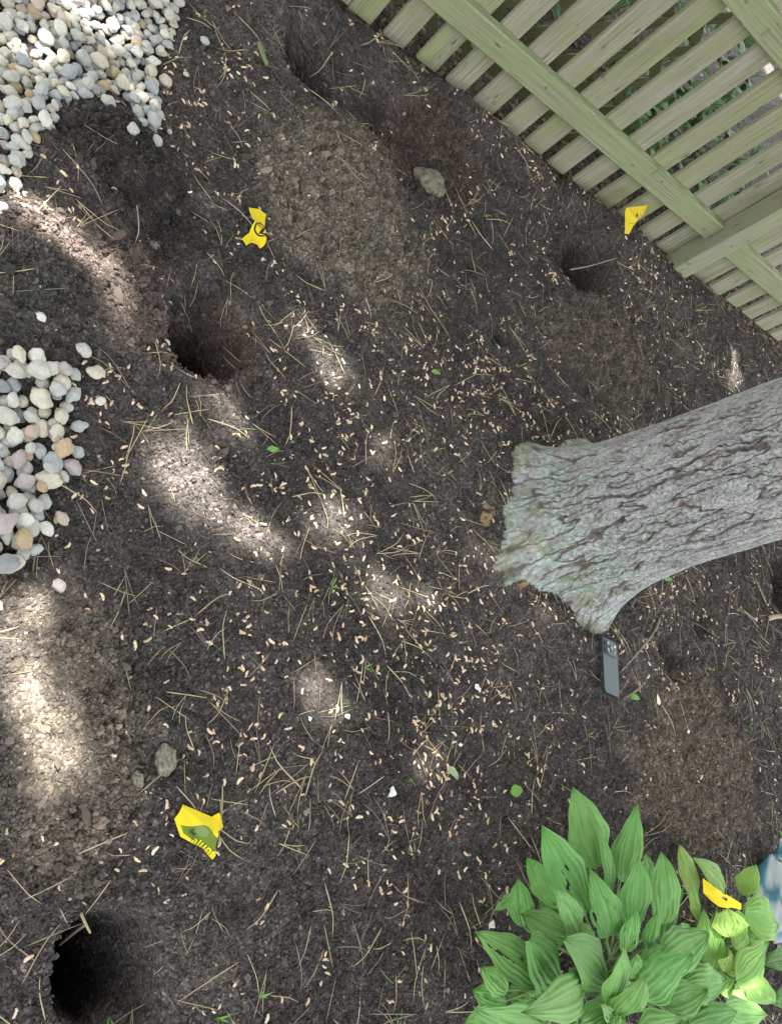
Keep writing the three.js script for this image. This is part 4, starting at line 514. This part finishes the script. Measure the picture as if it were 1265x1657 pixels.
  DRYLEAVES.forEach(([x, z], i) => { const m = mesh('dry_leaf', leafGeo(0.044, 0.024, { seed: 800 + i, nu: 14, nv: 12, col: [[0.26, 0.165, 0.09], [0.29, 0.19, 0.11], [0.22, 0.135, 0.075], [0.24, 0.13, 0.075]][i], veins: 3, wave: 0.25, arch: 0.25, fold: 0.7, twist: 1.2 }), std({ vertexColors: true }), scene); m.position.set(x - 0.02, H(x, z) + 0.014, z); m.rotation.set(0.4 * i, 1.3 * i + 0.5, 0.2); tag(m, 'curled brown dry leaf caught at the foot of the trunk', 'leaf', 'dry leaves at the trunk foot'); });
  { const [x, z] = BUD, pts = [V(-0.032, 0.009, 0), V(-0.01, 0.012, 0.003), V(0.012, 0.012, 0.003), V(0.034, 0.008, -0.003)]; const g2 = taperTube(pts, 0.0075, 0.006, 26, 10), pp = g2.attributes.position; for (let k = 0; k < pp.count; k++) pp.setY(k, pp.getY(k) + 0.0015 * N3(pp.getX(k) * 300, pp.getZ(k) * 300, 1)); g2.computeVertexNormals(); const m = mesh('green_cone', g2, std({ color: rgb(0.17, 0.2, 0.09) }), scene); m.position.set(x, H(x, z) + 0.002, z); m.rotation.y = -0.1; tag(m, 'slender unripe green cone lying beside the burrow near the fence', 'cone'); }
  // fine roots hanging at the burrow mouths
  const rootMat = std({ color: rgb(0.30, 0.19, 0.10) });
  [[1, 22], [3, 16], [5, 14]].forEach(([pi, n], qi) => { const p = PITS[pi], t = thing('root_tuft', ['fine tan roots hanging in the pebble-side burrow', 'fine reddish roots hanging in the burrow at the fence corner', 'fine brown roots hanging in the burrow below the fence flag'][qi], 'roots', [p.c[0], 0, p.c[1]]); for (let k = 0; k < n; k++) { const a = R() * 6.28, r0 = 0.02 + 0.05 * R(), x = Math.cos(a) * r0, z = Math.sin(a) * r0, y = H(p.c[0] + x, p.c[1] + z) + 0.01; const pts = [V(x, y, z)]; for (let j = 1; j < 5; j++) pts.push(pts[j - 1].clone().add(V((R() - 0.5) * 0.035, (R() - 0.35) * 0.025, (R() - 0.5) * 0.035))); mesh('root_strand', taperTube(pts, 0.0009, 0.0005, 12, 4), rootMat, t); } });
}

// ---------------------------------------------------------------- growth and litter behind the fence
{
  const R = rng(123), put = (t, y, n) => fencePt(t, y, n);
  const shrub = (t, n, hgt, spread, count, lf, wf, col, label, nm) => {
    const b = put(t, 0, n), s = thing(nm, label, 'shrub', [b.x, 0, b.z], 'shrubs behind the fence');
    for (let k = 0; k < 5; k++) { const a = R() * 6.28, e = V(Math.cos(a) * spread * 0.7, hgt * (0.5 + 0.5 * R()), Math.sin(a) * spread * 0.7); mesh('stem', taperTube([V(0, -0.03, 0), e.clone().multiplyScalar(0.5).add(V(0, 0.05, 0)), e], 0.005, 0.002, 10, 5), stemMat, s); }
    for (let k = 0; k < count; k++) { const a = R() * 6.28, rr = spread * Math.sqrt(R()), B = V(Math.cos(a) * rr, hgt * (0.1 + 0.9 * R()), Math.sin(a) * rr), L = lf * (0.6 + 0.7 * R()), T = B.clone().add(V((R() - 0.5), (R() - 0.6) * 0.5, (R() - 0.5)).normalize().multiplyScalar(L)), kk = 0.7 + 0.6 * R(); const m = mesh('leaf', leafGeo(L, L * wf, { seed: 900 + k + Math.floor(t * 50), nu: 10, nv: 10, col: col.map(c => c * kk), veins: 4, fold: 0.35, wave: 0.05 }), leafMat, s); orient(m, B, T, V((R() - 0.5) * 0.8, 1, (R() - 0.5) * 0.8)); }
  };
  shrub(-0.50, -0.45, 0.34, 0.26, 60, 0.09, 0.55, [0.09, 0.2, 0.05], 'low broad-leaved shrub behind the fence next to the lattice end', 'leafy_shrub');
  shrub(-0.18, -0.55, 0.45, 0.32, 85, 0.10, 0.55, [0.07, 0.17, 0.05], 'taller dark green shrub behind the fence boards left of the post', 'leafy_shrub');
  shrub(-0.62, -0.95, 0.7, 0.36, 85, 0.12, 0.6, [0.06, 0.15, 0.045], 'dense dark shrub standing deep behind the lattice end', 'leafy_shrub');
  shrub(0.28, -0.6, 0.40, 0.32, 70, 0.10, 0.5, [0.07, 0.17, 0.05], 'green shrub behind the fence boards past the post', 'leafy_shrub');
  shrub(-1.35, -0.85, 0.3, 0.24, 20, 0.07, 0.6, [0.11, 0.24, 0.06], 'small bright green shrub seen through the lattice', 'leafy_shrub');
  shrub(0.1, -0.26, 0.12, 0.12, 16, 0.04, 0.6, [0.12, 0.28, 0.06], 'small weedy plant just behind the post foot', 'leafy_weed');
  shrub(-0.8, -1.55, 0.95, 0.55, 95, 0.15, 0.65, [0.05, 0.12, 0.04], 'large dark shrub farthest behind the fence', 'leafy_shrub');
  shrub(0.0, -1.25, 0.85, 0.5, 95, 0.14, 0.65, [0.05, 0.12, 0.04], 'large dark shrub far behind the fence post', 'leafy_shrub');
  const l = [], cols = []; for (let i = 0; i < 5200; i++) { const t = lerp(-2.2, 1.3, R()), n = -0.03 - 2.2 * R() * R(), p = put(t, 0, n); const v = 0.5 + R(); l.push(compose(p.x, H(p.x, p.z) + 0.006 + 0.012 * R(), p.z, (R() - 0.5) * 1.2, R() * 6.28, (R() - 0.5) * 1.2, 0.02 + 0.028 * R(), 0.02, R() < 0.5 ? 0.009 : 0.024)); cols.push(rgb(0.17 * v, 0.12 * v, 0.08 * v)); }
  const im = instanced('leaf_litter', leafGeo(1, 0.7, { seed: 990, nu: 5, nv: 4, col: [1, 1, 1], veins: 1, arch: 0.2, fold: 0.6 }), std({ color: 0xffffff }), l, scene, cols); im.geometry.deleteAttribute('color'); im.userData.kind = 'stuff'; im.userData.label = 'brown dead leaves and mulch behind the fence';
}
renderer.render(scene, camera);
